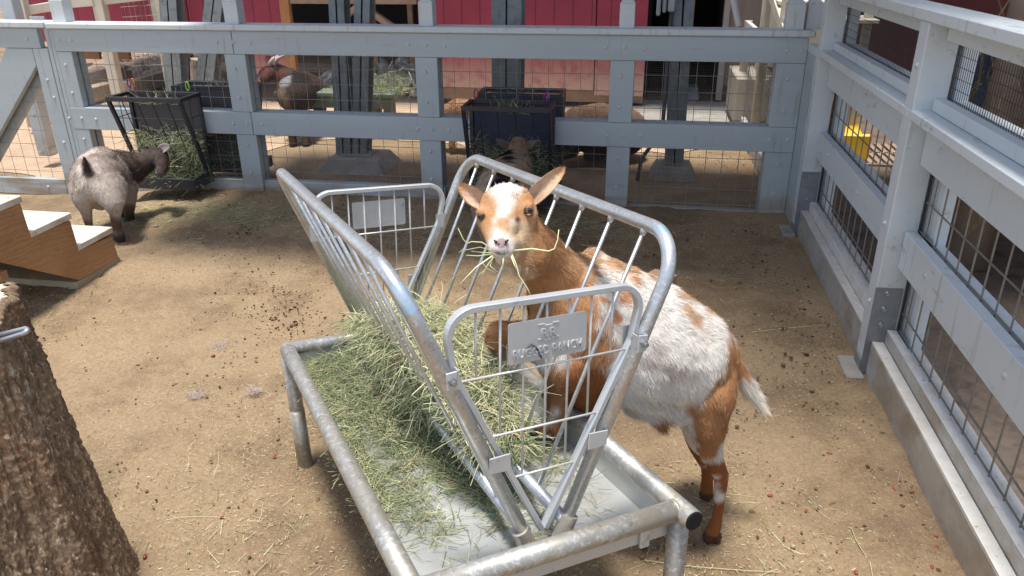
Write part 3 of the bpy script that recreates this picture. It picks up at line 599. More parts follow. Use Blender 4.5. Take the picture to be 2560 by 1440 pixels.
# tray: sheet pan hung under the rails
TW,TL,ZF,ZR=.283,.590,.388,.452
m=M()
def slab(u0,u1,v0,v1,z0,z1): m.box(u0,u1,v0,v1,z0,z1,T=F)
slab(-TL,TL,-TW,TW,ZF-.003,ZF); slab(-TL,TL,TW,TW+.003,ZF-.003,ZR); slab(-TL,TL,-TW-.003,-TW,ZF-.003,ZR); slab(TL,TL+.003,-TW-.003,TW+.003,ZF-.003,ZR); slab(-TL-.003,-TL,-TW-.003,TW+.003,ZF-.003,ZR)
fe('tray',m,TRAY,sm_=False,bev=.001)
for v in (-.2,.22):
    fe('tray_bracket',M().box(TL+.0035,TL+.012,v-.012,v+.012,ZF-.01,HF-.01,T=F),GALVF,sm_=False,bev=.002)
# V rack: two hoops
HV0,HV1,HZ0,HZ1,HU,HR=.04,.293,.46,1.042,.555,.0147
def hoop(sv):
    c=Fp([(HU,sv*HV0,HZ0-.01),(HU,sv*HV1,HZ1),(-HU+.02,sv*HV1,HZ1),(-HU+.02,sv*HV0,HZ0-.01)])
    h_=fe('rack_hoop',M().tube(fillet(c,[.10,.09],12),HR,20))
    zb=HZ0+.012; vb=HV0+(zb-HZ0)*(HV1-HV0)/(HZ1-HZ0)
    fe('bottom_rail',M().tube(Fp([(-HU+.02,sv*vb,zb),(0,sv*vb,zb),(HU,sv*vb,zb)]),HR*.95,16),GALV,h_)
    us=[-.44,-.315,-.19,-.065,.06,.185,.31,.435]
    for u in us:
        a=F(u,sv*vb,zb);b=F(u,sv*(HV1-.004),HZ1-.006)
        fe('rack_bar',M().tube([a,a+(b-a)*.5+rng.normal(size=3)*.0012,b],.0046,10),GALV,h_)
        fe('weld',M().tube([b+(a-b)*.03,b],[.0055,.010],10),GALV,h_)
    for su in (1,-1):
        uu=HU if su>0 else -HU+.02
        a=F(uu,sv*(HV0-.004),HZ0-.028);b=F(uu,sv*(HV0+.018),HZ0+.022)
        fe('socket',M().tube([a,b],[HR*1.28,HR*1.28],20).tube([b,b+(b-a)*.01],[HR*1.28,HR*1.05],20),GALVD,h_,sm_=False)
        fe('socket_lug',M().box(uu,uu+su*.035,sv*HV0-.014,sv*HV0+.014,HZ0-.028,HZ0-.012,T=F),GALVD,h_,sm_=False)
    return h_
hl=hoop(-1); hr=hoop(1)
BLUEM=mat('bluish_pipe_stain',(.36,.52,.66),(.56,.60,.63),rough=.34,metal=.6,scale=22,fac=(.42,.58),bump=.1,bscale=160)
for sv,hh,ks in ((-1,hl,(3,8)),(1,hr,(6,12))):
    c_=Fp([(HU,sv*HV0,HZ0-.01),(HU,sv*HV1,HZ1),(-HU+.02,sv*HV1,HZ1),(-HU+.02,sv*HV0,HZ0-.01)]); fl_=fillet(c_,[.10,.09],12)
    fe('bluish_stain',M().tube(fl_[ks[0]:ks[1]],HR*1.008,20,caps=False),BLUEM,hh)

# end panels
def endpanel(su,front):
    U=su*.545 if su>0 else -.535
    pts=[(0.002,HZ0+.004),(.150,.752),(.188,.845),(.203,.955),(-.200,.965),(-.186,.850),(-.148,.752),(-.002,HZ0+.004)]
    poly=[( .004,.462),(.192,.842),(.215,.957),(-.205,.962),(-.19,.846),(-.004,.462)]
    P3=fillet([(v,z,0) for v,z in poly],[.05,.062,.062,.05],10)
    hw,ht=.0095,.006   # half width along u, half thickness in plane
    m=M(); vs=[];n=len(P3)
    for i,p in enumerate(P3):
        a=P3[max(0,i-1)];b=P3[min(n-1,i+1)];t=(b-a)/np.linalg.norm(b-a);nn=np.array([-t[1],t[0],0])
        for du,dn in ((-hw,-ht),(hw,-ht),(hw,ht),(-hw,ht)): q=p+nn*dn; vs.append(F(U+du,q[0],q[1]))
    fs=[(i*4+k,i*4+(k+1)%4,(i+1)*4+(k+1)%4,(i+1)*4+k) for i in range(n-1) for k in range(4)]+[(0,1,2,3),tuple(4*(n-1)+k for k in (3,2,1,0))]
    m.add(vs,fs)
    pf=fe('end_panel_frame',m,GALVF,sm_=False,bev=.0015)
    wr=.0024; us=U+.0
    def vw(z): return .19*(z-.462)/.384 if z<.842 else .2
    for z in (.826,.700,.600):
        fe('panel_wire',M().tube(Fp([(us+.004,-vw(z)+.004,z),(us+.004,vw(z)-.004,z)]),wr,8),WW,pf)
    for k,v in enumerate((-.144,-.096,-.048,0,.048,.096,.144)):
        zb={3:.592,2:.592,1:.695,0:.820}[3-abs(3-k)] if True else 0
        zb={0:.820,1:.694,2:.594,3:.594,4:.594,5:.694,6:.820}[k]
        fe('panel_wire',M().tube(Fp([(us,v,zb),(us,v,.955)]),wr,8),WW,pf)
    # plate with raised lettering
    up=U+.0055 if su>0 else U-.0075
    mp=M(); r=.006;c=[]
    for cx,cz,a0 in ((.077,.847,-90),(.077,.917,0),(-.077,.917,90),(-.077,.847,180)):
        for k in range(5): a=math.radians(a0+k*22.5); c.append((cx+r*math.cos(a),cz+r*math.sin(a)))
    tp=.0016
    vs=[F(up,v,z) for v,z in c]+[F(up+tp,v,z) for v,z in c]; nn=len(c)
    mp.add(vs,[tuple(range(nn-1,-1,-1)),tuple(range(nn,2*nn))]+[(i,(i+1)%nn,(i+1)%nn+nn,i+nn) for i in range(nn)])
    pl=fe('name_plate',mp,GALVF,pf,sm_=False)
    uo=up+tp if su>0 else up
    def text(s,size,vc,z,sp=1.0,wid=None):
        cu=bpy.data.curves.new('t','FONT'); cu.body=s; cu.size=size; cu.extrude=.0010; cu.bevel_depth=.0003; cu.align_x='CENTER'; cu.space_character=sp; cu.offset=.0002
        to=bpy.data.objects.new('t',cu); C.objects.link(to); bpy.context.view_layer.update()
        me=bpy.data.meshes.new_from_object(to.evaluated_get(bpy.context.evaluated_depsgraph_get())); bpy.data.objects.remove(to)
        co=np.empty(len(me.vertices)*3); me.vertices.foreach_get('co',co); co=co.reshape(-1,3)
        if wid: co[:,0]*=wid/(co[:,0].max()-co[:,0].min())
        # both plates face the camera end's outside; on the far plate the stamping is seen from behind
        W=np.array([F(uo+(.0012+cz),vc+x,z+y) for x,y,cz in co]); me.vertices.foreach_set('co',W.astype(np.float32).ravel()); me.update()
        return me
    o=fe('lettering',text('RUGGED RANCH',.024,0,.852,1.05,.146),GALVF,pl,sm_=False)
    o=fe('emblem',text('RR',.024,0,.886,1.1,.034),GALVF,pl,sm_=False)
    bm_=M()
    for z in (.909,.880):
        for v0,v1,dz in ((-.022,-.008,.0022),(-.008,.008,-.001),(.008,.022,.0022)): bm_.box(uo-.0002,uo+.0014,v0,v1,z+dz-.0016,z+dz+.0016,T=F)
    fe('emblem',bm_,GALVF,pl,sm_=False,bev=.0006)
    if su>0:
        sm=M().tube(Fp([(uo+.001,-.046,.868),(uo+.001,-.036,.876),(uo+.001,-.024,.866),(uo+.001,-.016,.848),(uo+.001,-.012,.842)]),[.0007,.0016,.0022,.002,.0006],6)
        fe('dark_scuff',sm,mat('dark_scuff',(.06,.06,.06),rough=.8),pl)
    # clamps and bolts where the panel meets the hoops
    for sv in (-1,1):
        for z,kind in ((.845,1),(.655,0)):
            vp=vw(z)*1.0; vh=HV0+(z-HZ0)*(HV1-HV0)/(HZ1-HZ0); 
            uc=(HU if su>0 else -HU+.02)+su*.0165
            dv=(.19/.384); 
            q=[(vp-.011*1,z-.022),(vh+.004,z-.020),(vh+.006,z+.014),(vp-.009,z+.016)] if sv>0 else [(-vp+.011,z-.022),(-vh-.004,z-.020),(-vh-.006,z+.014),(-vp+.009,z+.016)]
            cm=M(); v8=[F(uc-.0015,a,b) for a,b in q]+[F(uc+.0015,a,b) for a,b in q]
            cm.add(v8,[(3,2,1,0),(4,5,6,7),(0,1,5,4),(1,2,6,5),(2,3,7,6),(3,0,4,7)])
            ck=fe('clamp',cm,GALVF,pf,sm_=False,bev=.0015)
            if kind:
                vb_=(vp*.75+vh*.25)*sv; a=F(uc+su*.001,vb_,z-.002); b=F(uc+su*.008,vb_,z-.002); c=F(uc+su*.015,vb_,z-.002)
                fe('bolt',M().tube([a-(b-a)*.2,a],.0105,14).tube([a,b],.0080,6).tube([b,c],.0048,10),STEELB,pf,sm_=False)
                fe('clamp_side',M().box(min(U+su*.009,uc),max(U+su*.009,uc),vp*sv-.0115*sv-.0015,vp*sv-.0115*sv+.0015,z-.021,z+.015,T=F),GALVF,pf,sm_=False)
                e=F(U-su*.013,vp*sv*.93,z); fe('clamp_back',M().box(U-su*.016,U-su*.013,vp*sv-.018,vp*sv+.004,z-.022,z+.022,T=F),GALVF,pf,sm_=False)
endpanel(1,True); endpanel(-1,False)
# ------------------------------------------------------------------ black basket feeders on the back fence
def basket(x0,x1,lab,front=True,yb=None):
    s=1 if front else -1
    Y=lambda d:(D-.035-d) if front else (D+.17+d)      # d = distance from the fence
    t=thing('hay_basket',lab,'hay feeder',((x0+x1)/2,Y(.12),.08),'black hay baskets hooked on the mesh fence')
    B=.024; zt=.69; dp=.25
    def bb(nm,a0,a1,d0,d1,z0,z1,mt=BOXB,**k): 
        ya,yb_=sorted((Y(d0),Y(d1))); return obj(nm,M().box(a0,a1,ya,yb_,z0,z1),mt,t,bevel=.002,**k)
    bb('top_frame',x0,x1,dp-B,dp,zt-B*1.25,zt); bb('top_frame',x0,x1,.0,B,zt-B,zt); bb('top_frame',x0,x0+B,B,dp-B,zt-B,zt-.001); bb('top_frame',x1-B,x1,B,dp-B,zt-B,zt-.001)
    for x in (x0,x1-B): bb('back_upright',x,x+B,0,B,.17,zt-B)
    for x in (x0+B/2,x1-B/2): obj('slant_bar',M().beam((x,Y(dp-B/2),zt-B),(x,Y(.06),.17),B,B,(1,0,0)),BOXB,t,bevel=.002)
    bb('back_panel',x0+B,x1-B,.003,.008,.17,zt-B,PANEL if x0<-2 else NAVY)
    bb('tray_front',x0,x1,dp-.012,dp,.075,.150); bb('tray_back',x0,x1,0,.012,.075,.165); bb('tray_side',x0,x0+.012,.012,dp-.012,.075,.155); bb('tray_side',x1-.012,x1,.012,dp-.012,.075,.155); bb('tray_floor',x0+.012,x1-.012,.012,dp-.012,.075,.085)
    m=M(); P=lambda x,q:(x,Y((dp-B/2)*(1-q)+.06*q),(zt-B)*(1-q)+.17*q)
    for k in range(1,5):
        x=x0+(x1-x0)*k/5; m.tube([P(x,0),P(x-.0,1)],.0035,6,caps=False)
    for q in (.25,.48,.74): m.tube([P(x0+B,q),P(x1-B,q)],.0028,6,caps=False)
    for x in (x0+B/2,x1-B/2):
        for q in (.25,.48): a=P(x,q); m.tube([a,(x,Y(.01),a[2])],.0028,6,caps=False)
        m.tube([(x,Y(.13),zt-B),(x,Y(.13),.38)],.0028,6,caps=False)
    obj('wire_front',m,BLACKW,t)
    # hay inside
    n=1500; u=rng.uniform(0.03,.97,n); zz=.10+.36*rng.beta(1.2,1.5,n); dm=.04+(dp-.06)*np.clip((zz-.12)/.5,.15,1); dd=rng.uniform(.02,1,n)*dm*1.05
    low=rng.random(n)<.22; dd=np.where(low,rng.uniform(.02,dp-.02,n),dd); zz=np.where(low,rng.uniform(.09,.16,n),zz)
    p0=np.stack([x0+u*(x1-x0),np.where(True,Y(0)+(-s)*dd,0),zz],1)
    dr=rng.normal(size=(n,3)); dr[:,2]*=.6; P_=strand_paths(p0,dr,rng.uniform(.04,.13,n),rng.normal(0,.5,n),sag=.15)
    e=60; q0=np.stack([rng.normal((x0+x1)/2+.04,.07,e),np.full(e,Y(.13)),np.full(e,zt-.05)],1); q0[:,1]+=rng.uniform(-.1,.1,e)
    dr=rng.normal(size=(e,3)); dr[:,2]=abs(dr[:,2])*1.2; Q_=strand_paths(q0,dr,rng.uniform(.05,.12,e),rng.normal(0,.5,e))
    V,q,c=prisms(np.concatenate([P_,Q_]),np.concatenate([rng.uniform(.002,.0045,n+e)]),hay_cols(n+e,(.35,.25,.1,.04,.25,.03,.01))*.8)
    me=np_mesh('hay',V,q,None,c)
    return t,me
baskets=[((-3.49,-2.955),'black wire hay basket hooked on the fence, where the grey goat is eating',True),
 ((-1.10,-.55),'black wire hay basket hooked on the fence, behind the rack of the metal feeder',True),
 ((-3.30,-2.73),'black basket on the far side of the fence, back to back with the left basket',False),
 ((-1.10,-.53),'black basket on the far side of the fence, back to back with the middle basket',False)]
hl_=['green hay stuffed in the left black basket','green hay stuffed in the middle black basket','hay in the basket behind the left one, far side of the fence','hay in the basket behind the middle one, far side of the fence']
for (xx,lab,fr),hlab in zip(baskets,hl_):
    t,me=basket(xx[0],xx[1],lab,fr); obj('hay',me,HAYM,label=hlab,cat='hay',kind='stuff')
def carabiner(x,z,colr,lab,y=D-.03):
    m=M().tube([(x+.012*math.cos(a),y,z+.028*math.sin(a)) for a in np.linspace(0,2*math.pi,20)[:-1]],.0042,8,closed=True)
    t=thing('carabiner',lab,'carabiner',(x,y,z-.03),'carabiners holding the black baskets'); obj('clip_body',m,mat('anodised_'+lab.split()[0],colr,rough=.3,metal=.6),t,smooth=True)
    obj('gate_arm',M().tube([(x+.010,y-.001,z-.018),(x+.0075,y-.001,z+.022)],.003,8),STEELB,t)
    obj('strap',M().tube([(x-.002,y+.004,z-.02),(x+.012,y-.01,z-.05),(x+.03,y-.012,z-.058)],.005,6),BLACKW,t)
carabiner(-3.475,.735,(.16,.03,.20),'purple carabiner clipping the left black basket to the mesh'); carabiner(-3.445,.74,(.6,.2,.05),'orange carabiner next to the purple one above the left black basket')
carabiner(-3.045,.725,(.30,.62,.05),'green carabiner clipping the left black basket to the mesh'); carabiner(-1.06,.72,(.5,.02,.05),'red carabiner at the left end of the middle black basket'); carabiner(-.60,.72,(.03,.05,.5),'blue carabiner at the right end of the middle black basket')
carabiner(-.615,.70,(.45,.02,.08),'crimson carabiner hanging just under the blue one on the middle basket')
# ------------------------------------------------------------------ steps
st=thing('wooden_steps','three stepped plywood steps with white painted treads at the left edge','steps',(-3.1,2.9,0))
X0=-2.79
prof=[(3.545,.03),(3.53,.165),(3.272,.182),(3.262,.345),(2.997,.352),(2.988,.520),(2.72,.53),(2.71,.70),(2.45,.71),(2.30,.71),(2.30,.62),(3.225,.036)]
def stringer(x): return M().prism([(x,y,z) for y,z in prof],(-.02,0,0))
obj('stringer',stringer(X0),WOOD,st,bevel=.002); obj('stringer',stringer(X0-.70),WOOD,st,bevel=.002)
for (y0,y1,z) in ((3.262,3.545,.182),(2.990,3.275,.352),(2.712,3.0,.525),(2.3,2.73,.71)):
    obj('tread',M().box(X0-.72,X0+.004,y0+.006,y1,z-.002,z+.030),WTREAD,st,bevel=.003)
for y,z0,z1 in ((3.545,.05,.18),(3.262,.18,.35),(2.99,.35,.52)): obj('riser',M().box(X0-.70,X0-.021,y-.02,y-.004,z0,z1-.004),WOOD,st)
for (y,z) in ((3.50,.145),(3.33,.135),(3.20,.31),(3.04,.30),(2.93,.48),(2.78,.47),(3.15,.22),(2.9,.38)):
    obj('screw',M().tube([(X0-.001,y,z),(X0+.0015,y,z)],.005,8),STEELB,st)
for (y,z) in ((3.52,.2125),(3.25,.3825),(2.98,.5555)):
    for x in (X0-.03,X0-.35,X0-.67): obj('screw',M().tube([(x,y-.02,z-.001),(x,y-.02,z+.001)],.005,8),STEELB,st)
obj('foot_block',M().box(X0-.70,X0-.002,3.20,3.56,-.01,.033),PALEW,st,bevel=.004)
obj('support_board',M().prism([(X0-.05,2.86,.20),(X0-.05,2.86,.24),(X0-.62,2.86,.24),(X0-.62,2.86,.20)],(0,-.04,0)),WOOD,st)
# ------------------------------------------------------------------ stump
cx,cy=-1.545,1.245
na,nz_=520,360; H=.90
th=np.linspace(0,2*np.pi,na,endpoint=False); zz=np.linspace(0,1,nz_)
TH,ZZ=np.meshgrid(th,zz); r=.235+.078*(1-ZZ)**1.5
gr=np.sin(TH*7+1.0+ZZ*.6)*.008+np.sin(TH*13+2.0-ZZ)*.006+np.sin(TH*3+.5)*.012
rg=lambda a,b,cell,s:1-2*np.abs(np.clip(vnoise(a,b,cell,s)*.6,-1,1))
sw=TH+.25*vnoise(TH*3+7,ZZ*4+3,1.,12)*.15
wob=rg(sw*14+50,ZZ*4+20,1.,9)*.0060+rg(sw*34+50,ZZ*11+20,1.,10)*.0042+rg(sw*80+90,ZZ*34+20,1.,11)*.0030+vnoise(sw*150+90,ZZ*110+20,1.,13)*.0014+np.maximum(0,vnoise(sw*20+9,ZZ*9+5,1.,14))*.003
rad=r+gr*1.2+wob; rad[-6:]*=np.array([1,.998,.99,.98,.965,.94])[:,None]
Xs=cx+rad*np.cos(TH)-.03*ZZ; Ys=cy+rad*np.sin(TH); Zs=ZZ*H-.02+0.01*np.sin(TH*3)*ZZ
V=np.stack([Xs,Ys,Zs],-1).reshape(-1,3); i=np.arange(nz_-1)[:,None]*na; j=np.arange(na)[None,:]; jn=(j+1)%na
q=np.stack([i+j,i+jn,i+na+jn,i+na+j],-1).reshape(-1,4)
sp=thing('tree_stump','thick rough barked tree stump in the near left corner with a metal hook','stump',(cx,cy,0))
obj('bark',np_mesh('bark',V,q),BARK,sp,smooth=True)
m=M(); ring=[tuple(V[(nz_-1)*na+k]+np.array([0,0,-.004])) for k in range(na)]; m.add(ring+[(cx-.03,cy,H-.01)],[(k,(k+1)%na,na) for k in range(na)]); obj('cut_top',m,ENDG,sp)
def cyl(px,py,R_):
    q=ray(px,py); o=np.array([-cx,-cy]); a_=q[0]**2+q[1]**2; b_=2*(o[0]*q[0]+o[1]*q[1]); c_=o@o-R_*R_; return (-b_-math.sqrt(max(0,b_*b_-4*a_*c_)))/(2*a_)
dh=cyl(20,845,.262)
hp=[at(-60,866,dh+.02),at(10,849,dh-.012),at(55,835,dh-.03),at(72,827,dh-.03),at(64,821,dh-.02),at(20,832,dh),at(-50,850,dh+.02)]
obj('metal_hook',M().tube(fillet(hp,.008,4),.0052,10),HOOK,sp,smooth=True)
# ------------------------------------------------------------------ cardboard box behind the goat
p=onz(1632,752,0); a=math.radians(-32)
def ct(x,y,z): return (p[0]+x*math.cos(a)-y*math.sin(a),p[1]+x*math.sin(a)+y*math.cos(a),z)
cbx=thing('cardboard_box','tan cardboard box on the dirt behind the brown and white goat','cardboard box',tuple(p))
obj('box_body',M().box(-.07,.055,-.05,.12,.002,.115,T=ct),CARD,cbx,bevel=.003); obj('flap',M().box(-.07,.055,-.105,-.052,.112,.116,T=ct),CARD,cbx)
# ------------------------------------------------------------------ goats
def chain(pts,step=.25):
    # pts: (px,py,depth,radius m[,stretch]) -> dense spheres along the chain
    out=[]; W=[(at(p[0],p[1],p[2]),p[3]) for p in pts]
    for (a,ra),(b,rb) in zip(W[:-1],W[1:]):
        L=np.linalg.norm(b-a); n=max(1,int(math.ceil(L/(min(ra,rb)*step))))
        for k in range(n): t=k/n; out.append((a+(b-a)*t,ra+(rb-ra)*t))
    out.append(W[-1]); return out
ICO=None
def ico():
    global ICO
    if ICO is None:
        import bmesh
        bm=bmesh.new(); bmesh.ops.create_icosphere(bm,subdivisions=3,radius=1); ICO=(np.array([v.co[:] for v in bm.verts]),np.array([[v.index for v in f.verts] for f in bm.faces])); bm.free()
    return ICO
def skin(spheres,voxel,smooth=8,sm_f=.5):
    v,f=ico(); V=np.concatenate([c+v*r for c,r in spheres]); T=np.concatenate([f+i*len(v) for i in range(len(spheres))])
    me=np_mesh('tmp',V,None,T); o=bpy.data.objects.new('tmp',me); C.objects.link(o)
    r=o.modifiers.new('r','REMESH'); r.mode='VOXEL'; r.voxel_size=voxel
    s=o.modifiers.new('s','SMOOTH'); s.iterations=smooth; s.factor=sm_f
    bpy.context.view_layer.update(); out=bpy.data.meshes.new_from_object(o.evaluated_get(bpy.context.evaluated_depsgraph_get())); bpy.data.objects.remove(o)
    return out
def verts(me):
    co=np.empty(len(me.vertices)*3,np.float32); me.vertices.foreach_get('co',co); return co.reshape(-1,3).astype(float)
def n3(P,sc,seed):
    # cheap smooth 3d-ish noise from sums of rotated sines
    r=np.random.default_rng(seed); s=np.zeros(len(P))
    for k in range(6):
        d=r.normal(size=3); d/=np.linalg.norm(d); s+=np.sin(P@d*sc*(1+.35*k)*2*np.pi+r.uniform(0,6.3))/(1+.35*k)
    return s/3
def patch(P,pts,noise,seed,soft=.012):
    # smooth union of blobs (px,py,depth,radius) -> weight 0..1 ; wobbly edge
    d=np.full(len(P),9.)
    for p in pts:
        c=at(p[0],p[1],p[2]); q=P-c; dep=q@CF; q2=q-dep[:,None]*CF[None]
        dist=np.sqrt((q2**2).sum(1)+(dep*.45)**2)-p[3]; d=np.minimum(d,dist)
    d+=n3(P,9,seed)*noise+n3(P,28,seed+1)*noise*.5; return 1-sm(-soft,soft,d)
def fur(me,cols,n,Lf,flow,wd=.0009,lift=.28,seed=1,jit=.25,mask=None,K=3,cj=.12):
    r=np.random.default_rng(seed); me.calc_loop_triangles(); nt_=len(me.loop_triangles); t=np.empty(nt_*3,np.int32); me.loop_triangles.foreach_get('vertices',t); t=t.reshape(-1,3); co=verts(me)
    a,b,c=co[t[:,0]],co[t[:,1]],co[t[:,2]]; nr=np.cross(b-a,c-a); ar=np.linalg.norm(nr,axis=1); nr/=ar[:,None]+1e-12
    # only build fur on the side that can be seen from around the camera, and a bit beyond
    cen=(a+b+c)/3; view=(ORG-cen); view/=np.linalg.norm(view,axis=1)[:,None]; keep=((nr*view).sum(1)>-.45); pr_=ar*keep; pr_/=pr_.sum()
    k=r.choice(nt_,n,p=pr_); u,v=r.random(n),r.random(n); sw=u+v>1; u[sw]=1-u[sw]; v[sw]=1-v[sw]
    p=a[k]+(b[k]-a[k])*u[:,None]+(c[k]-a[k])*v[:,None]; nn=nr[k]; col=cols[t[k,0]]*(1-u-v)[:,None]+cols[t[k,1]]*u[:,None]+cols[t[k,2]]*v[:,None]
    if mask is not None: m_=mask(p); kk=r.random(n)<m_; p,nn,col=p[kk],nn[kk],col[kk]; n=len(p)
    fl=flow(p); fl=fl-nn*(fl*nn).sum(1)[:,None]; fl/=np.linalg.norm(fl,axis=1)[:,None]+1e-9
    clump=np.stack([n3(p,14,seed+5),n3(p,14,seed+6),n3(p,14,seed+7)],1)*.35
    d=fl+nn*lift+clump+r.normal(size=(n,3))*jit; d/=np.linalg.norm(d,axis=1)[:,None]
    L=Lf(p)*r.uniform(.6,1.25,n); d2=d-nn*lift*.7; d2[:,2]-=.15; d2/=np.linalg.norm(d2,axis=1)[:,None]
    p=p-nn*.001
    if K==3: Pth=np.stack([p,p+d*L[:,None]*.5,p+d*L[:,None]*.5+d2*L[:,None]*.5],1)
    side=np.cross(d,nn)+r.normal(size=(n,3))*.3; side/=np.linalg.norm(side,axis=1)[:,None]+1e-9
    col=col*(1+r.normal(size=(n,1))*cj)*(1+n3(p,22,seed+9)[:,None]*.06)
    V,q,cc=ribbons(Pth,np.full(n,wd)*r.uniform(.7,1.3,n),side,np.clip(col,.004,.95)); return np_mesh('coat_hair',V,q,None,cc)
def flow_field(segs):
    # segs: list of (A,B) world points; flow direction of the nearest segment
    A=np.array([s[0] for s in segs]);B=np.array([s[1] for s in segs])
    def f(P):
        best=np.full(len(P),1e9); out=np.zeros_like(P)
        for a,b in zip(A,B):
            ab=b-a; t=np.clip(((P-a)@ab)/(ab@ab),0,1); d=np.linalg.norm(P-(a+t[:,None]*ab),axis=1); m_=d<best; best[m_]=d[m_]; out[m_]=ab/np.linalg.norm(ab)
        return out
    return f
def goat(lab,base,spheres,colf,voxel,nf,Lf,segs,extra,wd=.0009,group=None,smooth=8,lift=.28,seed=1,jit=.25):
    t=thing('goat',lab,'goat',base,group); me=skin(spheres,voxel,smooth); co=verts(me); cols=colf(co); set_col(me,cols)
    fm=fur(me,cols,nf,Lf,flow_field(segs),wd=wd,seed=seed,lift=lift,jit=jit) if nf else None
    obj('body',me,SKINM,t,smooth=True)
    if fm: obj('coat_hair',fm,FURM,t)
    if extra: extra(t)
    return t
def ear(t,base,tip,facing,w_,cup,cin,cout,tipc=None,curl=.0,n=14,furn=0):
    # leaf shaped cupped ear from base to tip, inner side turned to `facing`
    b=np.array(base);e=np.array(tip);ax=e-b;L=np.linalg.norm(ax);ax/=L; fc=np.array(facing,float);fc-=ax*(fc@ax);fc/=np.linalg.norm(fc);sd=np.cross(ax,fc)
    V=[];Cc=[];m=9
    for layer,(off,cl) in enumerate(((0,cin),(-.0032,cout))):
        for i in range(n+1):
            s=i/n; wv=w_*math.sin(math.pi*(.17+.74*s))**.75*.5*(1.12-.22*s)*(1-s**14)**.5
            for j in range(m):
                q=(j/(m-1)-.5)*2; p=b+ax*s*L+sd*q*wv+fc*(cup*(abs(q)**2)*wv*(1.2-s*.6))+fc*(off*(1-.5*s))+fc*curl*s*s*L
                V.append(p); c=np.array(cl)*(1+.12*math.sin(j*2.1+i*1.3)); c=c*(1-abs(q)**4*.0)
                if layer==0: c=c*(1-.25*(1-abs(q))**2*(1-s)); 
                if tipc is not None: c=c*(1-sm(.55,1,s))+np.array(tipc)*sm(.55,1,s)
                Cc.append(c)
    fs=[];o2=(n+1)*m
    for i in range(n):
        for j in range(m-1):
            a=i*m+j; fs.append((a,a+1,a+m+1,a+m)); fs.append((o2+a+m,o2+a+m+1,o2+a+1,o2+a))
        for j in (0,m-1): a=i*m+j; fs.append((a,a+m,o2+a+m,o2+a))
    mm=M(); mm.add(V,fs); me=bpy.data.meshes.new('ear'); me.from_pydata([tuple(v) for v in V],[],fs); set_col(me,np.array(Cc)); 
    fm=None
    if furn:
        cc_=np.array(Cc); fm=fur(me,cc_,furn,lambda P:np.full(len(P),.006),lambda P:np.tile(ax,(len(P),1)),wd=.0008,seed=4,lift=.25,jit=.2)
    o=obj('ear',me,SKINM,t,smooth=True)
    if fm: obj('coat_hair',fm,FURM,o)
    return o
def eye(t,c,r,gaze):
    m=M().ball(c,r,16,12); o=obj('eye',m,mat('eye_ball',(.035,.022,.018),rough=.08,spec=.8),t,smooth=True)
    g=np.array(gaze,float);g/=np.linalg.norm(g); a=np.cross(g,(0,0,1));a/=np.linalg.norm(a); b=np.cross(a,g); c=np.array(c)
    def cap(nm,rad,sx,sy,cl,off):
        V=[c+g*(r*off)]; 
        for k in range(20): an=2*math.pi*k/20; V.append(c+g*r*(off-.0)*math.cos(rad)+ (a*math.cos(an)*sx+b*math.sin(an)*sy)*r*math.sin(rad))
        mm=M(); mm.add(V,[(0,1+k,1+(k+1)%20) for k in range(20)]); obj(nm,mm,mat(nm,cl,rough=.1),o)
    cap('iris',.75,1,1,(.17,.12,.09),1.04); cap('pupil',.5,1.15,.45,(.005,.005,.006),1.10)
def white(n): return np.tile(np.array([.72,.69,.66]),(n,1))
# ---- main goat ------------------------------------------------------------------
S=[]
S+=chain([(1766,898,2.09,.078),(1742,900,2.07,.112),(1690,888,2.05,.150),(1605,858,2.03,.172),(1525,815,2.01,.166),(1460,775,1.985,.142),(1425,742,1.955,.108)],.3)
S+=chain([(1440,765,1.97,.108),(1402,712,1.93,.083),(1368,660,1.88,.064),(1338,612,1.82,.051),(1300,565,1.77,.045)],.3)
S+=chain([(1420,800,1.96,.100),(1385,850,1.95,.075),(1420,905,1.95,.075)],.3)         # brisket
S+=chain([(1600,985,2.04,.06),(1690,1010,2.03,.05),(1735,1010,2.02,.05)],.3)            # belly
# head
HD=[((1265,518),1.755,.0535),((1245,512),1.750,.041),((1290,513),1.750,.042),((1224,546),1.735,.029),((1312,540),1.735,.030),((1262,553),1.722,.038),((1256,582),1.700,.030),((1300,578),1.740,.032),((1290,610),1.730,.025),((1241,608),1.690,.0215),((1268,608),1.690,.0225),((1254,612),1.680,.023),((1250,618),1.676,.0215),((1240,624),1.684,.0185),((1266,626),1.684,.0195),((1256,644),1.700,.017),((1272,638),1.707,.022),((1262,654),1.712,.013),((1316,640),1.78,.05)]
HDs=[(at(*p,d),r) for p,d,r in HD]
def link(a,b,n=4): 
    (p,r),(q,s)=HDs[a],HDs[b]
    return [(p+(q-p)*k/n,r+(s-r)*k/n) for k in range(1,n)]
S+=HDs
for a,b in ((0,5),(5,6),(6,11),(3,9),(4,7),(7,8),(8,10),(0,18),(18,7),(1,3),(2,4),(3,6),(15,16),(16,8),(11,12)): S+=link(a,b)
S+=[(at(1204,531,1.722),.0125),(at(1319,517,1.714),.0135)]      # brow ridges
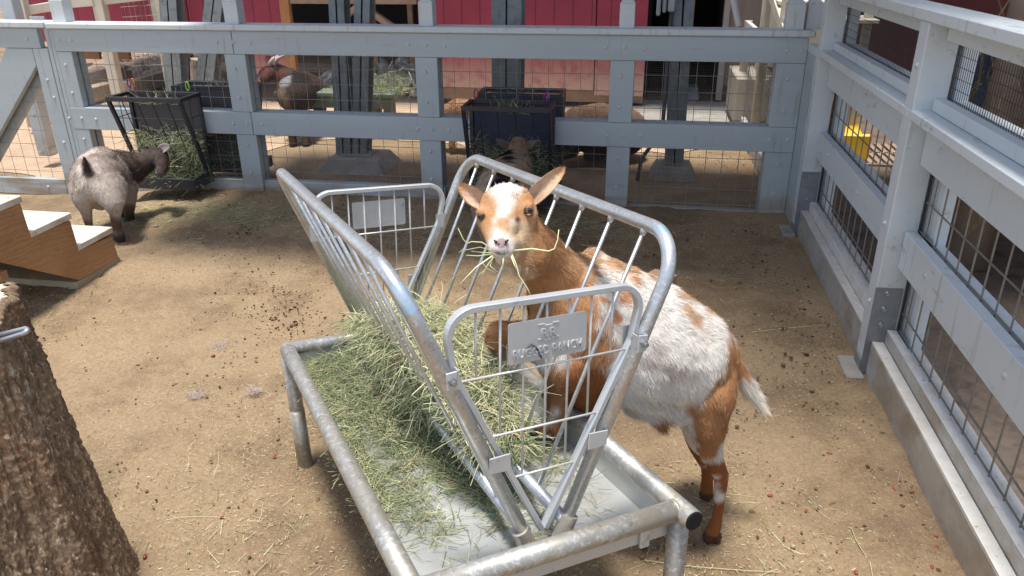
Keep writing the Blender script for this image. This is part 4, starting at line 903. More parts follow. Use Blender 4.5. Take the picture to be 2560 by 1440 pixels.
# legs: near hind, far hind, fore leg on the tray, raised fore knee, shaded upper arm
S+=chain([(1757,925,2.055,.092),(1765,985,2.02,.076),(1766,1050,2.03,.055),(1772,1105,2.07,.036),(1785,1150,2.10,.026),(1803,1190,2.14,.0215),(1802,1215,2.16,.0175),(1799,1255,2.19,.0145),(1793,1290,2.215,.0150),(1788,1312,2.23,.0180),(1781,1328,2.24,.0205)],.3)
S+=[(at(1771,1341,2.25),.0175),(at(1790,1341,2.25),.0175),(at(1769,1348,2.252),.014),(at(1789,1348,2.252),.014)]
S+=chain([(1760,950,2.22,.09),(1745,1040,2.25,.06),(1750,1110,2.29,.036),(1772,1165,2.35,.024),(1768,1200,2.38,.018),(1766,1225,2.41,.020)],.3)+[(at(1765,1236,2.42),.022)]
S+=chain([(1430,850,1.94,.072),(1410,900,1.945,.050),(1402,945,1.955,.034),(1396,985,1.975,.027),(1390,1020,1.99,.022),(1384,1050,2.005,.020),(1378,1068,2.01,.023)],.3)+[(at(1366,1078,2.005),.018),(at(1386,1078,2.012),.018)]
S+=chain([(1440,880,1.99,.075),(1455,940,2.01,.058),(1465,990,2.06,.045),(1470,1040,2.14,.030),(1472,1100,2.25,.022)],.3)
S+=chain([(1400,830,1.98,.06),(1340,840,1.95,.040),(1285,836,1.93,.032),(1250,832,1.915,.030),(1243,850,1.92,.027),(1262,880,1.95,.022)],.3)
S+=chain([(1650,1040,2.05,.030),(1652,1056,2.05,.018)],.3)
S+=chain([(1822,892,2.11,.026),(1845,930,2.13,.021),(1868,965,2.14,.020),(1890,995,2.15,.014),(1908,1020,2.155,.007)],.3)   # tail
S+=chain([(1480,650,1.99,.03),(1600,715,2.03,.03)],.5)
BR=np.array([.42,.21,.095]); BRD=np.array([.26,.095,.035]); WH=np.array([.70,.665,.615]); TAN=np.array([.52,.31,.165]); CRM=np.array([.60,.43,.27]); PNK=np.array([.50,.34,.28])
def colmain(P):
    c=np.tile(WH,(len(P),1))
    def ap(w_,col): nonlocal c; c=c*(1-w_[:,None])+np.array(col)[None]*w_[:,None]
    sp_=n3(P,16,41)
    ap(patch(P,[(1400,700,1.9,.070),(1455,850,1.88,.065),(1455,900,1.9,.06),(1385,790,1.85,.10),(1420,620,1.9,.05)],.03,3,.018),BR*1.0)
    w_=patch(P,[(1450,730,1.87,.07),(1500,780,1.87,.06),(1490,860,1.87,.06)],.05,13,.02)*sm(-.15,.2,sp_); ap(w_,(.45,.22,.11))
    ap(patch(P,[(1340,600,1.8,.07),(1370,660,1.84,.085),(1400,720,1.88,.085),(1405,800,1.9,.08),(1440,860,1.93,.07),(1330,700,1.82,.05)],.012,5),BR)
    ap(patch(P,[(1430,600,1.9,.040),(1480,628,1.93,.036),(1540,652,1.95,.032),(1580,676,1.97,.026),(1620,702,1.98,.020),(1470,690,1.86,.018),(1440,660,1.86,.03)],.012,7),TAN*.9)
    ap(patch(P,[(1545,720,1.86,.020),(1562,738,1.86,.022),(1600,765,1.9,.012),(1585,790,1.88,.014),(1590,700,1.9,.014)],.012,9),(.47,.24,.13))
    ap(patch(P,[(1642,876,1.87,.013),(1624,905,1.87,.016),(1630,915,1.87,.012),(1664,918,1.88,.022),(1700,928,1.9,.022),(1728,938,1.92,.018),(1680,938,1.89,.016),(1745,925,1.94,.014)],.008,11,.014)*.7,(.36,.27,.24))
    ap(patch(P,[(1692,748,1.98,.022),(1706,778,1.96,.026),(1722,808,1.95,.026),(1740,838,1.96,.020),(1712,735,2.03,.028),(1752,785,2.04,.030),(1790,825,2.06,.03)],.008,15),TAN*.85)
    ap(patch(P,[(1815,860,2.02,.028),(1840,900,2.0,.05),(1850,950,1.98,.066),(1830,1000,1.96,.070),(1805,1050,1.95,.070),(1790,1095,1.97,.060),(1775,1130,1.99,.045),(1765,1050,1.93,.045),(1755,1085,1.95,.035)],.010,17),BR*.92)
    z=P[:,2]
    hind=patch(P,[(1785,1180,2.12,.05),(1800,1230,2.17,.06),(1790,1300,2.22,.06),(1775,1340,2.25,.06)],.004,19); ap(hind,BRD*.95)
    ap(patch(P,[(1788,1195,2.11,.010),(1788,1215,2.13,.012),(1790,1235,2.15,.014),(1795,1245,2.16,.020)],.005,21),WH*.95)
    ap(patch(P,[(1745,1140,2.05,.010),(1732,1115,2.03,.015),(1716,1085,2.01,.022),(1702,1055,2.0,.028)],.006,22,.008),WH)
    ap(patch(P,[(1745,1110,2.32,.07),(1765,1190,2.4,.07),(1768,1235,2.44,.05)],.004,23)*(((P-ORG)@CF)>2.27),BRD)
    ap(patch(P,[(1405,940,1.93,.05),(1400,1000,1.96,.05),(1380,1065,2.0,.05)],.004,25),BR*.85)
    ap(patch(P,[(1405,895,1.88,.020),(1388,1030,1.97,.014),(1375,1048,1.985,.012)],.006,27),WH*.95)
    ap(patch(P,[(1460,950,1.98,.07),(1470,1010,2.05,.06),(1472,1080,2.2,.07)],.006,29),BRD)
    ap(patch(P,[(1340,840,1.93,.05),(1285,836,1.9,.05),(1245,845,1.88,.05)],.004,31),BR*1.05); ap(patch(P,[(1264,880,1.94,.02)],.002,32),PNK*.7)
    ap(patch(P,[(1650,1055,2.05,.025)],.003,33),BR*.8)
    ap(patch(P,[(1312,690,1.76,.020),(1310,740,1.80,.024),(1318,790,1.84,.025),(1310,645,1.74,.012)],.006,35),CRM)
    ap(patch(P,[(1830,880,2.1,.03),(1850,915,2.12,.03)],.006,37),BR*1.0); ap(patch(P,[(1885,985,2.14,.035),(1905,1015,2.15,.03),(1862,962,2.13,.012)],.005,38),(.80,.75,.66))
    # head
    head=patch(P,[(1262,530,1.74,.075),(1260,590,1.70,.06),(1285,620,1.71,.045)],.002,40,.008); ap(head,TAN*.98)
    ap(patch(P,[(1310,540,1.70,.025),(1215,545,1.70,.02),(1320,500,1.73,.022),(1225,500,1.73,.016)],.006,42)*head,BR*1.15)
    ap(patch(P,[(1285,600,1.70,.03),(1300,575,1.71,.022),(1280,640,1.70,.02)],.006,43)*head,CRM*.95)
    ap(patch(P,[(1258,482,1.73,.026),(1262,500,1.71,.019),(1259,520,1.70,.015),(1253,540,1.69,.0105),(1241,555,1.69,.0085),(1237,574,1.68,.0075),(1275,556,1.69,.003),(1262,470,1.75,.032),(1240,485,1.74,.018),(1285,480,1.74,.018)],.005,44),WH*1.02)
    ap(patch(P,[(1258,560,1.68,.0135),(1259,571,1.68,.0115)],.003,45,.006),TAN*.92)
    ap(patch(P,[(1246,594,1.66,.018),(1264,600,1.66,.016),(1232,612,1.665,.018),(1274,614,1.665,.017),(1250,632,1.665,.026)],.004,46),(.76,.69,.64))
    ap(patch(P,[(1296,548,1.69,.0065),(1298,555,1.69,.004)],.0015,47,.003),(.09,.07,.06))
    ap(patch(P,[(1253,607,1.655,.0115)],.001,48,.003),(.33,.24,.23)); ap(patch(P,[(1246,611,1.655,.0030),(1263,611,1.655,.0032)],.0005,49,.0015),(.05,.03,.03))
    ap(patch(P,[(1248,634,1.66,.003),(1254,636,1.66,.003),(1262,635,1.662,.003),(1242,631,1.665,.003),(1270,631,1.67,.003)],.0005,50,.002),(.12,.07,.06))
    ap(patch(P,[(1203,541,1.70,.010),(1323,528,1.70,.0115)],.0005,51,.004),(.13,.075,.05))
    # hooves
    ap(sm(.050,.034,z)*((P-ORG)@CF>2.15),(.085,.042,.024)); ap(patch(P,[(1374,1082,2.0,.014)],.001,52,.004),(.06,.035,.02))
    return np.clip(c,.005,.9)
sg=lambda a,b:(at(*a),at(*b))
segs=[sg((1440,700,1.95),(1600,820,2.0)),sg((1600,820,2.0),(1740,880,2.05)),sg((1300,560,1.75),(1400,720,1.9)),sg((1400,720,1.9),(1420,860,1.95)),sg((1560,860,2.0),(1640,1000,2.02)),sg((1660,900,2.0),(1720,1010,2.02)),sg((1770,900,2.05),(1765,1060,2.03)),sg((1765,1060,2.03),(1795,1180,2.12)),sg((1800,1200,2.15),(1785,1330,2.24)),sg((1838,900,2.11),(1905,1010,2.15)),
 sg((1258,560,1.70),(1262,475,1.75)),sg((1256,600,1.67),(1258,560,1.70)),sg((1240,600,1.68),(1205,520,1.74)),sg((1275,605,1.70),(1320,540,1.74)),sg((1430,880,1.94),(1385,1060,2.0)),sg((1400,835,1.95),(1250,835,1.91)),sg((1280,630,1.71),(1325,650,1.78))]
NOSE=at(1256,590,1.69); HC=at(1262,545,1.72)
def Lmain(P):
    L=np.full(len(P),.018); d=np.linalg.norm(P-HC,axis=1); L=np.where(d<.16,.0065+.0115*sm(.08,.16,d),L); L=np.where(np.linalg.norm(P-NOSE,axis=1)<.05,.0045,L)
    crown=np.linalg.norm(P-at(1262,478,1.75),axis=1); L=np.where(crown<.055,.012,L)
    L=np.where((P[:,2]<.33)&((P-ORG)@CF>2.05),.007,L); L=np.where(((P-at(1880,980,2.14))**2).sum(1)<.006,.035,L)
    for q in ((1203,541,1.70),(1323,528,1.70)): L=np.where(np.linalg.norm(P-at(*q),axis=1)<.016,.002,L)
    L=np.where(np.linalg.norm(P-at(1254,612,1.66),axis=1)<.016,.0015,L)
    bl=patch(P,[(1560,1010,2.0,.06),(1640,1030,2.02,.06)],.01,60); return L+bl*.016
def ex(t):
    ear(t,at(1208,515,1.755),at(1148,464,1.745),CR*.2-CF+CU*-.1,.037,.8,(.62,.43,.30),TAN,TAN*1.25,furn=3500)
    ear(t,at(1322,508,1.755),at(1411,419,1.745),-CR*.2-CF+CU*-.1,.038,.8,(.62,.43,.30),TAN,TAN*1.25,furn=3500)
    eye(t,at(1205,541,1.718),.0105,-CF-CR*.9); eye(t,at(1321,528,1.709),.0115,-CF+CR*.35)
    for a,b in (((1241,606),(1236,601)),((1264,605),(1270,600))):
        obj('nostril',M().tube([at(*a,1.6555),at(*b,1.659)],[.0030,.0022],8),mat('nostril',(.03,.015,.015),rough=.4),t,smooth=True)
    for a,b,c,rr in (((1312,525),(1322,517.5),(1333,524),.0042),((1313,535),(1322,538),(1331,534),.0028),((1198,539),(1203,534),(1211,538),.0040)):
        obj('eyelid',M().tube([at(*a,1.705),at(*b,1.700),at(*c,1.707)],[rr*.5,rr,rr*.5],8),mat('eyelid',(.27,.15,.085),rough=.7),t,smooth=True)
    for dx in (0,-20): obj('wattle',M().tube([at(1322+dx,640,1.747),at(1319+dx,662,1.744),at(1316+dx,686-dx*.3,1.744)],[.0045,.0055,.003],10),mat('wattle',(.62,.50,.40),(.52,.38,.27),rough=.9,scale=200),t,smooth=True)
    # loose hay in the mouth is a thing of its own (built with the hay)
goat('tan and white goat with upright ears reaching through the feeder rack, hay in its mouth',(.27,1.9,0),S,colmain,.0042,190000,Lmain,segs,ex,wd=.0010,smooth=6,seed=3,lift=.16,jit=.16)
# ---- grey goat at the left basket ---------------------------------------------------
S=chain([(240,448,4.50,.132),(248,440,4.58,.148),(262,434,4.70,.150),(290,428,4.84,.122)],.3)+chain([(225,415,4.48,.075),(255,400,4.55,.08)],.3)
S+=chain([(300,425,4.84,.125),(330,420,4.90,.092),(358,408,4.93,.068),(385,392,4.95,.055),(398,388,4.95,.052),(403,402,4.90,.045),(406,418,4.86,.036),(404,430,4.84,.028)],.3)
S+=chain([(218,470,4.50,.095),(208,498,4.50,.058),(214,522,4.52,.034),(221,555,4.56,.024),(225,585,4.6,.022),(226,600,4.62,.03)],.3)
S+=chain([(270,470,4.48,.10),(282,500,4.46,.062),(287,526,4.48,.036),(290,556,4.52,.027),(294,572,4.55,.024),(297,586,4.58,.030),(300,596,4.59,.032)],.3)
S+=chain([(310,470,4.80,.08),(320,510,4.86,.045),(322,535,4.92,.030),(325,555,4.97,.036),(329,560,4.97,.033)],.3)
S+=chain([(285,470,4.95,.07),(298,520,5.0,.04),(303,545,5.06,.028),(306,556,5.08,.032)],.3)
S+=chain([(258,490,4.6,.075),(250,500,4.58,.06)],.3)
S+=chain([(216,426,4.42,.030),(213,410,4.37,.020),(211,398,4.34,.013),(210,390,4.32,.006)],.25)
def colg(P):
    c=np.tile(np.array([.42,.345,.30]),(len(P),1)); 
    def ap(w_,col): nonlocal c; c=c*(1-w_[:,None])+np.array(col)[None]*w_[:,None]
    ap(sm(-.2,.5,n3(P,5,71)),(.44,.36,.31)); ap(patch(P,[(205,485,4.38,.09),(268,485,4.36,.11),(218,520,4.42,.07),(282,510,4.38,.07),(240,470,4.36,.06)],.035,73,.045),(.66,.58,.50))
    ap(patch(P,[(198,416,4.37,.022),(196,430,4.37,.02),(232,412,4.38,.022),(240,424,4.38,.026),(225,385,4.5,.05)],.01,75,.012),(.62,.54,.50))
    ap(patch(P,[(212,398,4.33,.020),(213,412,4.35,.020),(218,428,4.37,.028),(226,434,4.38,.024)],.004,77,.010),(.05,.03,.025))
    ap(patch(P,[(345,415,4.9,.12),(385,392,4.95,.10),(404,410,4.9,.10)],.01,79,.03),(.10,.072,.06)); ap(patch(P,[(400,425,4.85,.03)],.01,81),(.20,.165,.15))
    ap(patch(P,[(296,560,4.55,.05),(325,540,4.9,.08),(224,570,4.6,.06),(303,545,5.06,.06)],.01,83,.02),(.16,.10,.075))
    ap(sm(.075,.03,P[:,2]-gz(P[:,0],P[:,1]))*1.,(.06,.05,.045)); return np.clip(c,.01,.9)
segs=[sg((300,425,4.84),(235,450,4.5)),sg((390,390,4.95),(310,425,4.85)),sg((225,450,4.45),(220,530,4.5)),sg((260,450,4.4),(285,530,4.48)),sg((285,440,4.7),(290,500,4.7)),sg((290,540,4.5),(298,590,4.58)),sg((320,500,4.85),(326,555,4.97))]
def exg(t):
    ear(t,at(398,378,4.93),at(424,366,4.90),-CF+CU*.2,.062,.5,(.35,.30,.30),(.10,.075,.065)); ear(t,at(378,382,4.99),at(352,372,5.02),-CF,.05,.5,(.10,.08,.07),(.08,.06,.05))
    eye(t,at(408,393,4.885),.011,-CF+CR)
    obj('beard',M().tube([at(398,428,4.86),at(397,436,4.86),at(396,446,4.87)],[.022,.018,.003],8),mat('beard',(.30,.25,.20),rough=.9),t,smooth=True)
goat('stout grey brown goat seen from behind with its head in the left black basket',(-3.,3.95,0),S,colg,.010,60000,lambda P:np.where(P[:,2]<.2,.010,.016),segs,exg,wd=.0022,smooth=6,seed=5)
# ---- dark goat behind the rack, eating from the middle basket ------------------------------
S=chain([(1250,505,4.22,.145),(1262,470,4.32,.15),(1275,440,4.42,.125),(1288,415,4.50,.095)],.3)
S+=chain([(1285,420,4.50,.09),(1292,395,4.56,.070),(1296,375,4.62,.060),(1297,364,4.66,.054),(1296,372,4.72,.045),(1296,385,4.78,.035)],.3)
S+=chain([(1225,520,4.25,.10),(1215,560,4.3,.05),(1218,610,4.38,.028),(1222,645,4.46,.03)],.3)+chain([(1285,520,4.25,.10),(1292,560,4.3,.05),(1290,610,4.38,.028),(1288,645,4.46,.03)],.3)
S+=chain([(1265,500,4.55,.06),(1260,560,4.66,.028),(1258,590,4.74,.03)],.3)+chain([(1310,500,4.55,.06),(1312,560,4.66,.028),(1312,590,4.74,.03)],.3)
S+=chain([(1235,450,4.20,.03),(1228,440,4.18,.016)],.4)
def cold(P):
    c=np.tile(np.array([.36,.27,.20]),(len(P),1))
    def ap(w_,col): nonlocal c; c=c*(1-w_[:,None])+np.array(col)[None]*w_[:,None]
    ap(sm(0,.6,n3(P,6,91)),(.46,.36,.27)); ap(patch(P,[(1300,430,4.4,.05),(1310,460,4.3,.06),(1285,395,4.5,.03)],.02,93,.02),(.55,.40,.29))
    ap(patch(P,[(1262,385,4.45,.05),(1268,410,4.36,.05),(1262,440,4.25,.06),(1255,470,4.15,.06),(1280,450,4.2,.04)],.02,95,.012),(.012,.009,.009))
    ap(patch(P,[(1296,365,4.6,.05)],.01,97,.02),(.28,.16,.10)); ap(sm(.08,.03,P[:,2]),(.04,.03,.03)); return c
segs=[sg((1296,370,4.6),(1280,430,4.45)),sg((1280,430,4.45),(1250,510,4.25)),sg((1225,500,4.25),(1220,620,4.4)),sg((1285,500,4.25),(1290,620,4.4))]
def exd(t):
    ear(t,at(1272,368,4.63),at(1240,347,4.62),-CF,.045,.4,(.10,.08,.07),(.06,.045,.04)); ear(t,at(1316,368,4.63),at(1338,352,4.62),-CF,.045,.4,(.16,.12,.10),(.10,.07,.055))
goat('dark brown and black goat seen from behind, eating at the middle black basket',tuple(at(1255,600,4.4)*np.array([1,1,0])),S,cold,.010,38000,lambda P:np.where(P[:,2]<.2,.014,.026),segs,exd,wd=.0022,smooth=6,seed=7)
# ---- far pen goats ---------------------------------------------------------------------------
S=chain([(738,235,6.75,.165),(752,225,6.9,.17),(775,230,7.1,.155),(790,235,7.2,.12)],.35)+chain([(735,205,6.9,.10),(710,190,6.95,.085),(690,178,6.95,.075),(675,182,6.9,.065),(662,196,6.85,.045)],.35)
S+=chain([(728,300,6.65,.07),(730,335,6.67,.035),(733,360,6.69,.035)],.4)+chain([(762,300,6.7,.07),(764,335,6.7,.035),(765,362,6.7,.035)],.4)+chain([(800,270,7.2,.06),(806,290,7.3,.03)],.4)
def colb(P):
    c=np.tile(np.array([.07,.042,.032]),(len(P),1))
    def ap(w_,col): nonlocal c; c=c*(1-w_[:,None])+np.array(col)[None]*w_[:,None]
    ap(patch(P,[(775,230,7.,.12),(800,240,7.1,.10)],.03,101,.03),(.13,.08,.06)); ap(patch(P,[(680,185,6.85,.11)],.02,102,.02),(.13,.045,.035)); ap(patch(P,[(738,170,6.75,.06),(745,195,6.7,.10)],.02,103,.03),(.02,.015,.015))
    ap(patch(P,[(715,207,6.65,.055),(722,195,6.65,.03)],.01,104,.02),(.26,.25,.25)); ap(patch(P,[(700,235,6.6,.05),(712,250,6.6,.05)],.02,105,.02),(.25,.17,.12)); return c
segs=[sg((720,210,6.9),(790,235,7.2)),sg((738,240,6.7),(745,300,6.7)),sg((665,190,6.9),(710,195,6.9))]
def exb(t):
    ear(t,at(676,172,6.88),at(643,208,6.85),-CF+CR*.2,.10,.4,(.30,.15,.11),(.20,.08,.06)); ear(t,at(690,170,6.92),at(664,140,6.9),-CF,.08,.4,(.12,.05,.04),(.10,.04,.03))
    for k,(a,b,c) in enumerate((((672,165),(682,148),(700,136)),((684,162),(694,146),(712,138)))): obj('horn',M().tube([at(*a,6.86),at(*b,6.84),at(*c,6.88)],[.022,.018,.006],8),mat('horn',(.42,.34,.32),rough=.5),t,smooth=True)
goat('dark horned goat with long drooping ears beyond the mesh, turned to the left',tuple(at(745,365,6.7)*np.array([1,1,0])),S,colb,.012,16000,lambda P:np.full(len(P),.016),segs,exb,wd=.003,smooth=4,seed=9)
S=chain([(1180,285,6.3,.10),(1150,280,6.35,.11),(1120,290,6.4,.09),(1106,296,6.4,.06)],.35)+chain([(1178,262,6.4,.05),(1190,256,6.42,.035)],.35)+chain([(1175,300,6.3,.06),(1190,340,6.3,.03),(1192,370,6.35,.03)],.4)+chain([(1135,300,6.4,.06),(1130,340,6.4,.03),(1130,370,6.4,.03)],.4)
def colt(base,d2):
    def f(P):
        c=np.tile(np.array(base),(len(P),1)); w_=sm(-.1,.6,n3(P,5,111))[:,None]; return c*(1-w_)+np.array(d2)*w_
    return f
goat('light tan goat beyond the mesh at the left side of the middle basket',tuple(at(1150,370,6.4)*np.array([1,1,0])),S,colt((.42,.24,.13),(.30,.16,.09)),.016,8000,lambda P:np.full(len(P),.025),[sg((1106,296,6.4),(1190,270,6.4))],None,wd=.004,smooth=5,seed=10)
S=chain([(1415,330,6.0,.11),(1450,320,6.05,.17),(1500,325,6.1,.21),(1560,330,6.15,.19)],.35)+chain([(1440,345,6.1,.10),(1425,360,6.1,.09)],.35)+chain([(1510,360,6.0,.09),(1500,385,6.02,.05),(1470,392,6.05,.04)],.4)+chain([(1430,375,6.0,.06),(1400,390,6.0,.04)],.4)
def coll(P):
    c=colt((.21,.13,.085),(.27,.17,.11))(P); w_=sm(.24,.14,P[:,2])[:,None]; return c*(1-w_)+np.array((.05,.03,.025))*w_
goat('large brown goat lying beyond the mesh, right of the middle basket',tuple(at(1490,400,6.05)*np.array([1,1,0])),S,coll,.014,12000,lambda P:np.full(len(P),.015),[sg((1415,330,6.0),(1560,330,6.15))],None,wd=.004,smooth=5,seed=12)
# ------------------------------------------------------------------ hay in the feeder
def vhalf(z): return HV0+(z-HZ0)*(HV1-HV0)/(HZ1-HZ0)
def top(u): return np.interp(u,[-.56,-.45,-.30,-.08,.10,.24,.33,.40,.52],[.52,.60,.67,.745,.73,.665,.57,.49,.47])
n=14000
u=rng.uniform(-.52,.46,n); tz=top(u)+n3(np.stack([u,u*0,u*0],1),2,201)*.02; q=rng.beta(2.6,1.0,n); zb0=HZ0+.07*sm(.02,.34,u); z=zb0+(tz-zb0)*q; keep=(tz>zb0+.02); u,z,q,tz,zb0=u[keep],z[keep],q[keep],tz[keep],zb0[keep]; n=len(u)
vh=vhalf(z); v=rng.uniform(-1,1,n)*vh*.93
z=np.maximum(zb0,z-(.10*np.clip(np.abs(v)-.04,0,1)+.50*np.clip(v+.02,0,.2))*q)
p0=np.array([F(a,b,c) for a,b,c in zip(u,v,z)])
dr=rng.normal(size=(n,3)); dr[:,2]*=.38
# strands fan downwards near the rack
L=rng.uniform(.018,.070,n); P1=strand_paths(p0,dr,L,rng.normal(0,.55,n),sag=.22)
c1=hay_cols(n,(.12,.20,.26,.20,.10,.09,.02)); dk=(q<.72); c1[dk]=hay_cols(dk.sum(),(.30,.20,.08,.03,.33,.05,.03))*.8  # deeper strands coloured darker, painting shade into the inside of the mound
w1=rng.uniform(.0014,.0032,n)*np.where(rng.random(n)<.06,1.7,1)
# spill hanging out through the left hoop
n2=1500; u2=rng.uniform(-.50,.05,n2); z2=.45+.24*rng.beta(1,1.6,n2); z2=np.minimum(z2,top(u2)-.01); v2=-vhalf(z2)-rng.exponential(.016,n2)
p2=np.array([F(a,b,c) for a,b,c in zip(u2,v2,z2)]); d2=rng.normal(size=(n2,3))*np.array([1,1,.55]); d2[:,2]-=.3
P2=strand_paths(p2,d2,rng.uniform(.025,.085,n2),rng.normal(0,.45,n2),sag=.2); c2=hay_cols(n2,(.20,.24,.22,.12,.15,.05,.02))
n4=70; u4=rng.uniform(-.45,.30,n4); p4=np.array([F(a,rng.uniform(-.14,.12),float(top(a))-.02) for a in u4]); d4=rng.normal(size=(n4,3)); d4[:,2]=abs(d4[:,2])*.9+.2
P4=strand_paths(p4,d4,rng.uniform(.06,.15,n4),rng.normal(0,.6,n4),K=5,sag=.1)[:,[0,1,3,4]]
P1=np.concatenate([P1,P4]); w1=np.concatenate([w1,rng.uniform(.0013,.0024,n4)]); c1=np.concatenate([c1,hay_cols(n4,(.1,.2,.3,.3,.05,.05,0))])
core=M()
r2=np.random.default_rng(31)
for k in range(160):
    uu=r2.uniform(-.45,.16); tt=float(top(uu))-.085; zz_=r2.uniform(.48,max(.5,tt)); r_=min(.055,max(.012,vhalf(zz_)*.55)); vv=r2.uniform(-1,.0)*max(0,vhalf(zz_)-r_)
    core.ball(F(uu,vv,zz_-r_*.3),r_,8,6)
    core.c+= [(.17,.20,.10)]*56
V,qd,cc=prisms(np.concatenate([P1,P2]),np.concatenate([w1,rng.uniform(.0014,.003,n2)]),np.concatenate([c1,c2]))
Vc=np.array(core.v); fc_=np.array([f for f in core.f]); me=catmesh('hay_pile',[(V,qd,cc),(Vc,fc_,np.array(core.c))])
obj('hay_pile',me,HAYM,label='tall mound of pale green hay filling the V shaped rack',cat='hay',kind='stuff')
# hay spread over the tray
def tray_hay(n,uf,vf,hf,Lr,cp):
    u=uf(n);v=vf(n); q_=np.stack([u,v,u*0],1); k=(abs(u)<.575)&(abs(v)<.272)&((n3(q_,7,301)+n3(q_,17,303)*.6)>rng.normal(-.25+.5*sm(-.2,.4,u),.25,n)); u,v=u[k],v[k]; n=len(u); h_=hf(u,v)*rng.random(n)**1.2
    p=np.array([F(a,b,ZF+.003+c) for a,b,c in zip(u,v,h_)]); d=rng.normal(size=(n,3)); d[:,2]*=.10
    return strand_paths(p,d,rng.uniform(*Lr,n),rng.normal(0,.5,n)),rng.uniform(.0013,.003,n),hay_cols(n,cp)
A1=tray_hay(19000,lambda n:-.57+1.02*rng.beta(1.0,1.7,n),lambda n:rng.uniform(-.275,-.0,n),lambda u,v:.012+.055*sm(.15,-.5,u)*sm(-.30,-.05,v)+.02*sm(.2,-.3,u),(.012,.065),(.30,.22,.15,.05,.20,.06,.02))
A2=tray_hay(3200,lambda n:rng.normal(.22,.2,n),lambda n:rng.normal(-.03,.07,n),lambda u,v:.012+.02*sm(.4,0,u),(.015,.07),(.30,.22,.12,.05,.28,.05,.05))
A3=tray_hay(4200,lambda n:rng.normal(-.02,.27,n),lambda n:rng.uniform(.03,.24,n),lambda u,v:.010+.03*sm(.2,-.4,u),(.02,.08),(.26,.24,.18,.08,.18,.06,.03))
A4=tray_hay(260,lambda n:rng.uniform(-.2,.56,n),lambda n:rng.uniform(-.27,.26,n),lambda u,v:.004+0*u,(.01,.09),(.2,.2,.2,.1,.12,.08,.15))
V,qd,cc=prisms(np.concatenate([a[0] for a in (A1,A2,A3,A4)]),np.concatenate([a[1] for a in (A1,A2,A3,A4)]),np.concatenate([a[2] for a in (A1,A2,A3,A4)]))
obj('scattered_hay',np_mesh('scattered_hay',V,qd,None,cc),HAYM,label='loose hay spread over the feeder tray, thicker at the far end',cat='hay',kind='stuff')
# hay in the goat's mouth
mw=[]
def hs(pts,r0=.0016): mw.append((pts,r0))
Mt=(1256,634,1.672)
hs([(1282,627,1.68),(1330,622,1.66),(1372,628,1.65),(1386,622,1.65),(1394,600,1.65),(1397,574,1.65)],.0021)
hs([(1236,636,1.675),(1190,668,1.66),(1150,710,1.65)],.0018); hs([(1238,634,1.675),(1195,640,1.66),(1165,638,1.66)],.0016); hs([(1240,630,1.675),(1200,618,1.66),(1160,626,1.66),(1146,632,1.66),(1158,622,1.66)],.0012)
hs([(1235,626,1.68),(1205,606,1.67),(1180,604,1.67),(1168,609,1.67),(1158,598,1.67),(1145,570,1.67)],.0016); hs([(1240,636,1.675),(1220,660,1.665),(1200,700,1.66)],.0013); hs([(1258,638,1.67),(1258,655,1.668),(1256,675,1.668)],.0022)
hs([(1278,632,1.675),(1290,660,1.67),(1298,690,1.665),(1318,720,1.66),(1330,745,1.66)],.0019); hs([(1275,634,1.675),(1286,662,1.67),(1292,676,1.67)],.0015); hs([(1234,640,1.675),(1225,665,1.67),(1243,680,1.67)],.0017)
hs([(1238,636,1.675),(1212,676,1.665),(1196,688,1.665)],.0012); hs([(1236,632,1.675),(1214,632,1.665),(1178,628,1.665)],.0014); hs([(1240,638,1.675),(1205,655,1.665),(1218,672,1.665),(1240,682,1.665)],.0011)
m=M()
for pts,r0 in mw:
    m.tube([at(*p) for p in pts],[r0*(1-.5*k/(len(pts)-1)) for k in range(len(pts))],5); cc_=HAYC[rng.choice([0,1,2,3],1)[0]]*1.15; m.c+=[tuple(cc_)]*(len(pts)*5)
obj('hay_wisps',m,HAYM,smooth=True,label='wisps of hay sticking out of the tan and white goat mouth',cat='hay')
# ------------------------------------------------------------------ ground litter
def gp(n,f):
    p=np.array([onz(*f()) [:2] for _ in range(n)]); return p
def strew(n,xy,Lr,wr,cp,lift=.002,bend=.4,up=.05):
    p=np.stack([xy[:,0],xy[:,1],gz(xy[:,0],xy[:,1])+lift+rng.random(n)*.004],1); d=rng.normal(size=(n,3)); d[:,2]=rng.normal(0,up,n)
    return strand_paths(p,d,rng.uniform(*Lr,n),rng.normal(0,bend,n)),rng.uniform(*wr,n),hay_cols(n,cp)
STR=(.06,.12,.3,.34,.04,.14,.06)
def uni(n): return np.stack([rng.uniform(-3.2,.93,n),rng.uniform(.9,4.8,n)],1)
def gau(n,cx,cy,sx,sy): return np.stack([rng.normal(cx,sx,n),rng.normal(cy,sy,n)],1)
def infr(xy): k=(xy[:,0]<.925)|(xy[:,1]>4.9); return xy[k]
L_=[]
xy=infr(uni(15000)); L_.append(strew(len(xy),xy,(.003,.011),(.0012,.003),STR))                # chaff
for c in ((-.95,1.75,.35,.35,2600),(.3,1.3,.45,.35,2600),(-1.15,2.6,.2,.25,1000),(.35,1.9,.3,.3,1200)):
    xy=infr(gau(c[4],*c[:4])); L_.append(strew(len(xy),xy,(.004,.014),(.0012,.003),STR))
for c in ((-.9,1.65,.28,.35,150),(.25,1.45,.35,.3,170),(.15,2.1,.2,.25,110),(-1.05,2.65,.15,.2,90),(.6,1.2,.3,.4,60)):
    xy=infr(gau(c[4],*c[:4])); L_.append(strew(len(xy),xy,(.02,.09),(.0015,.0028),STR,bend=.5,up=.08))
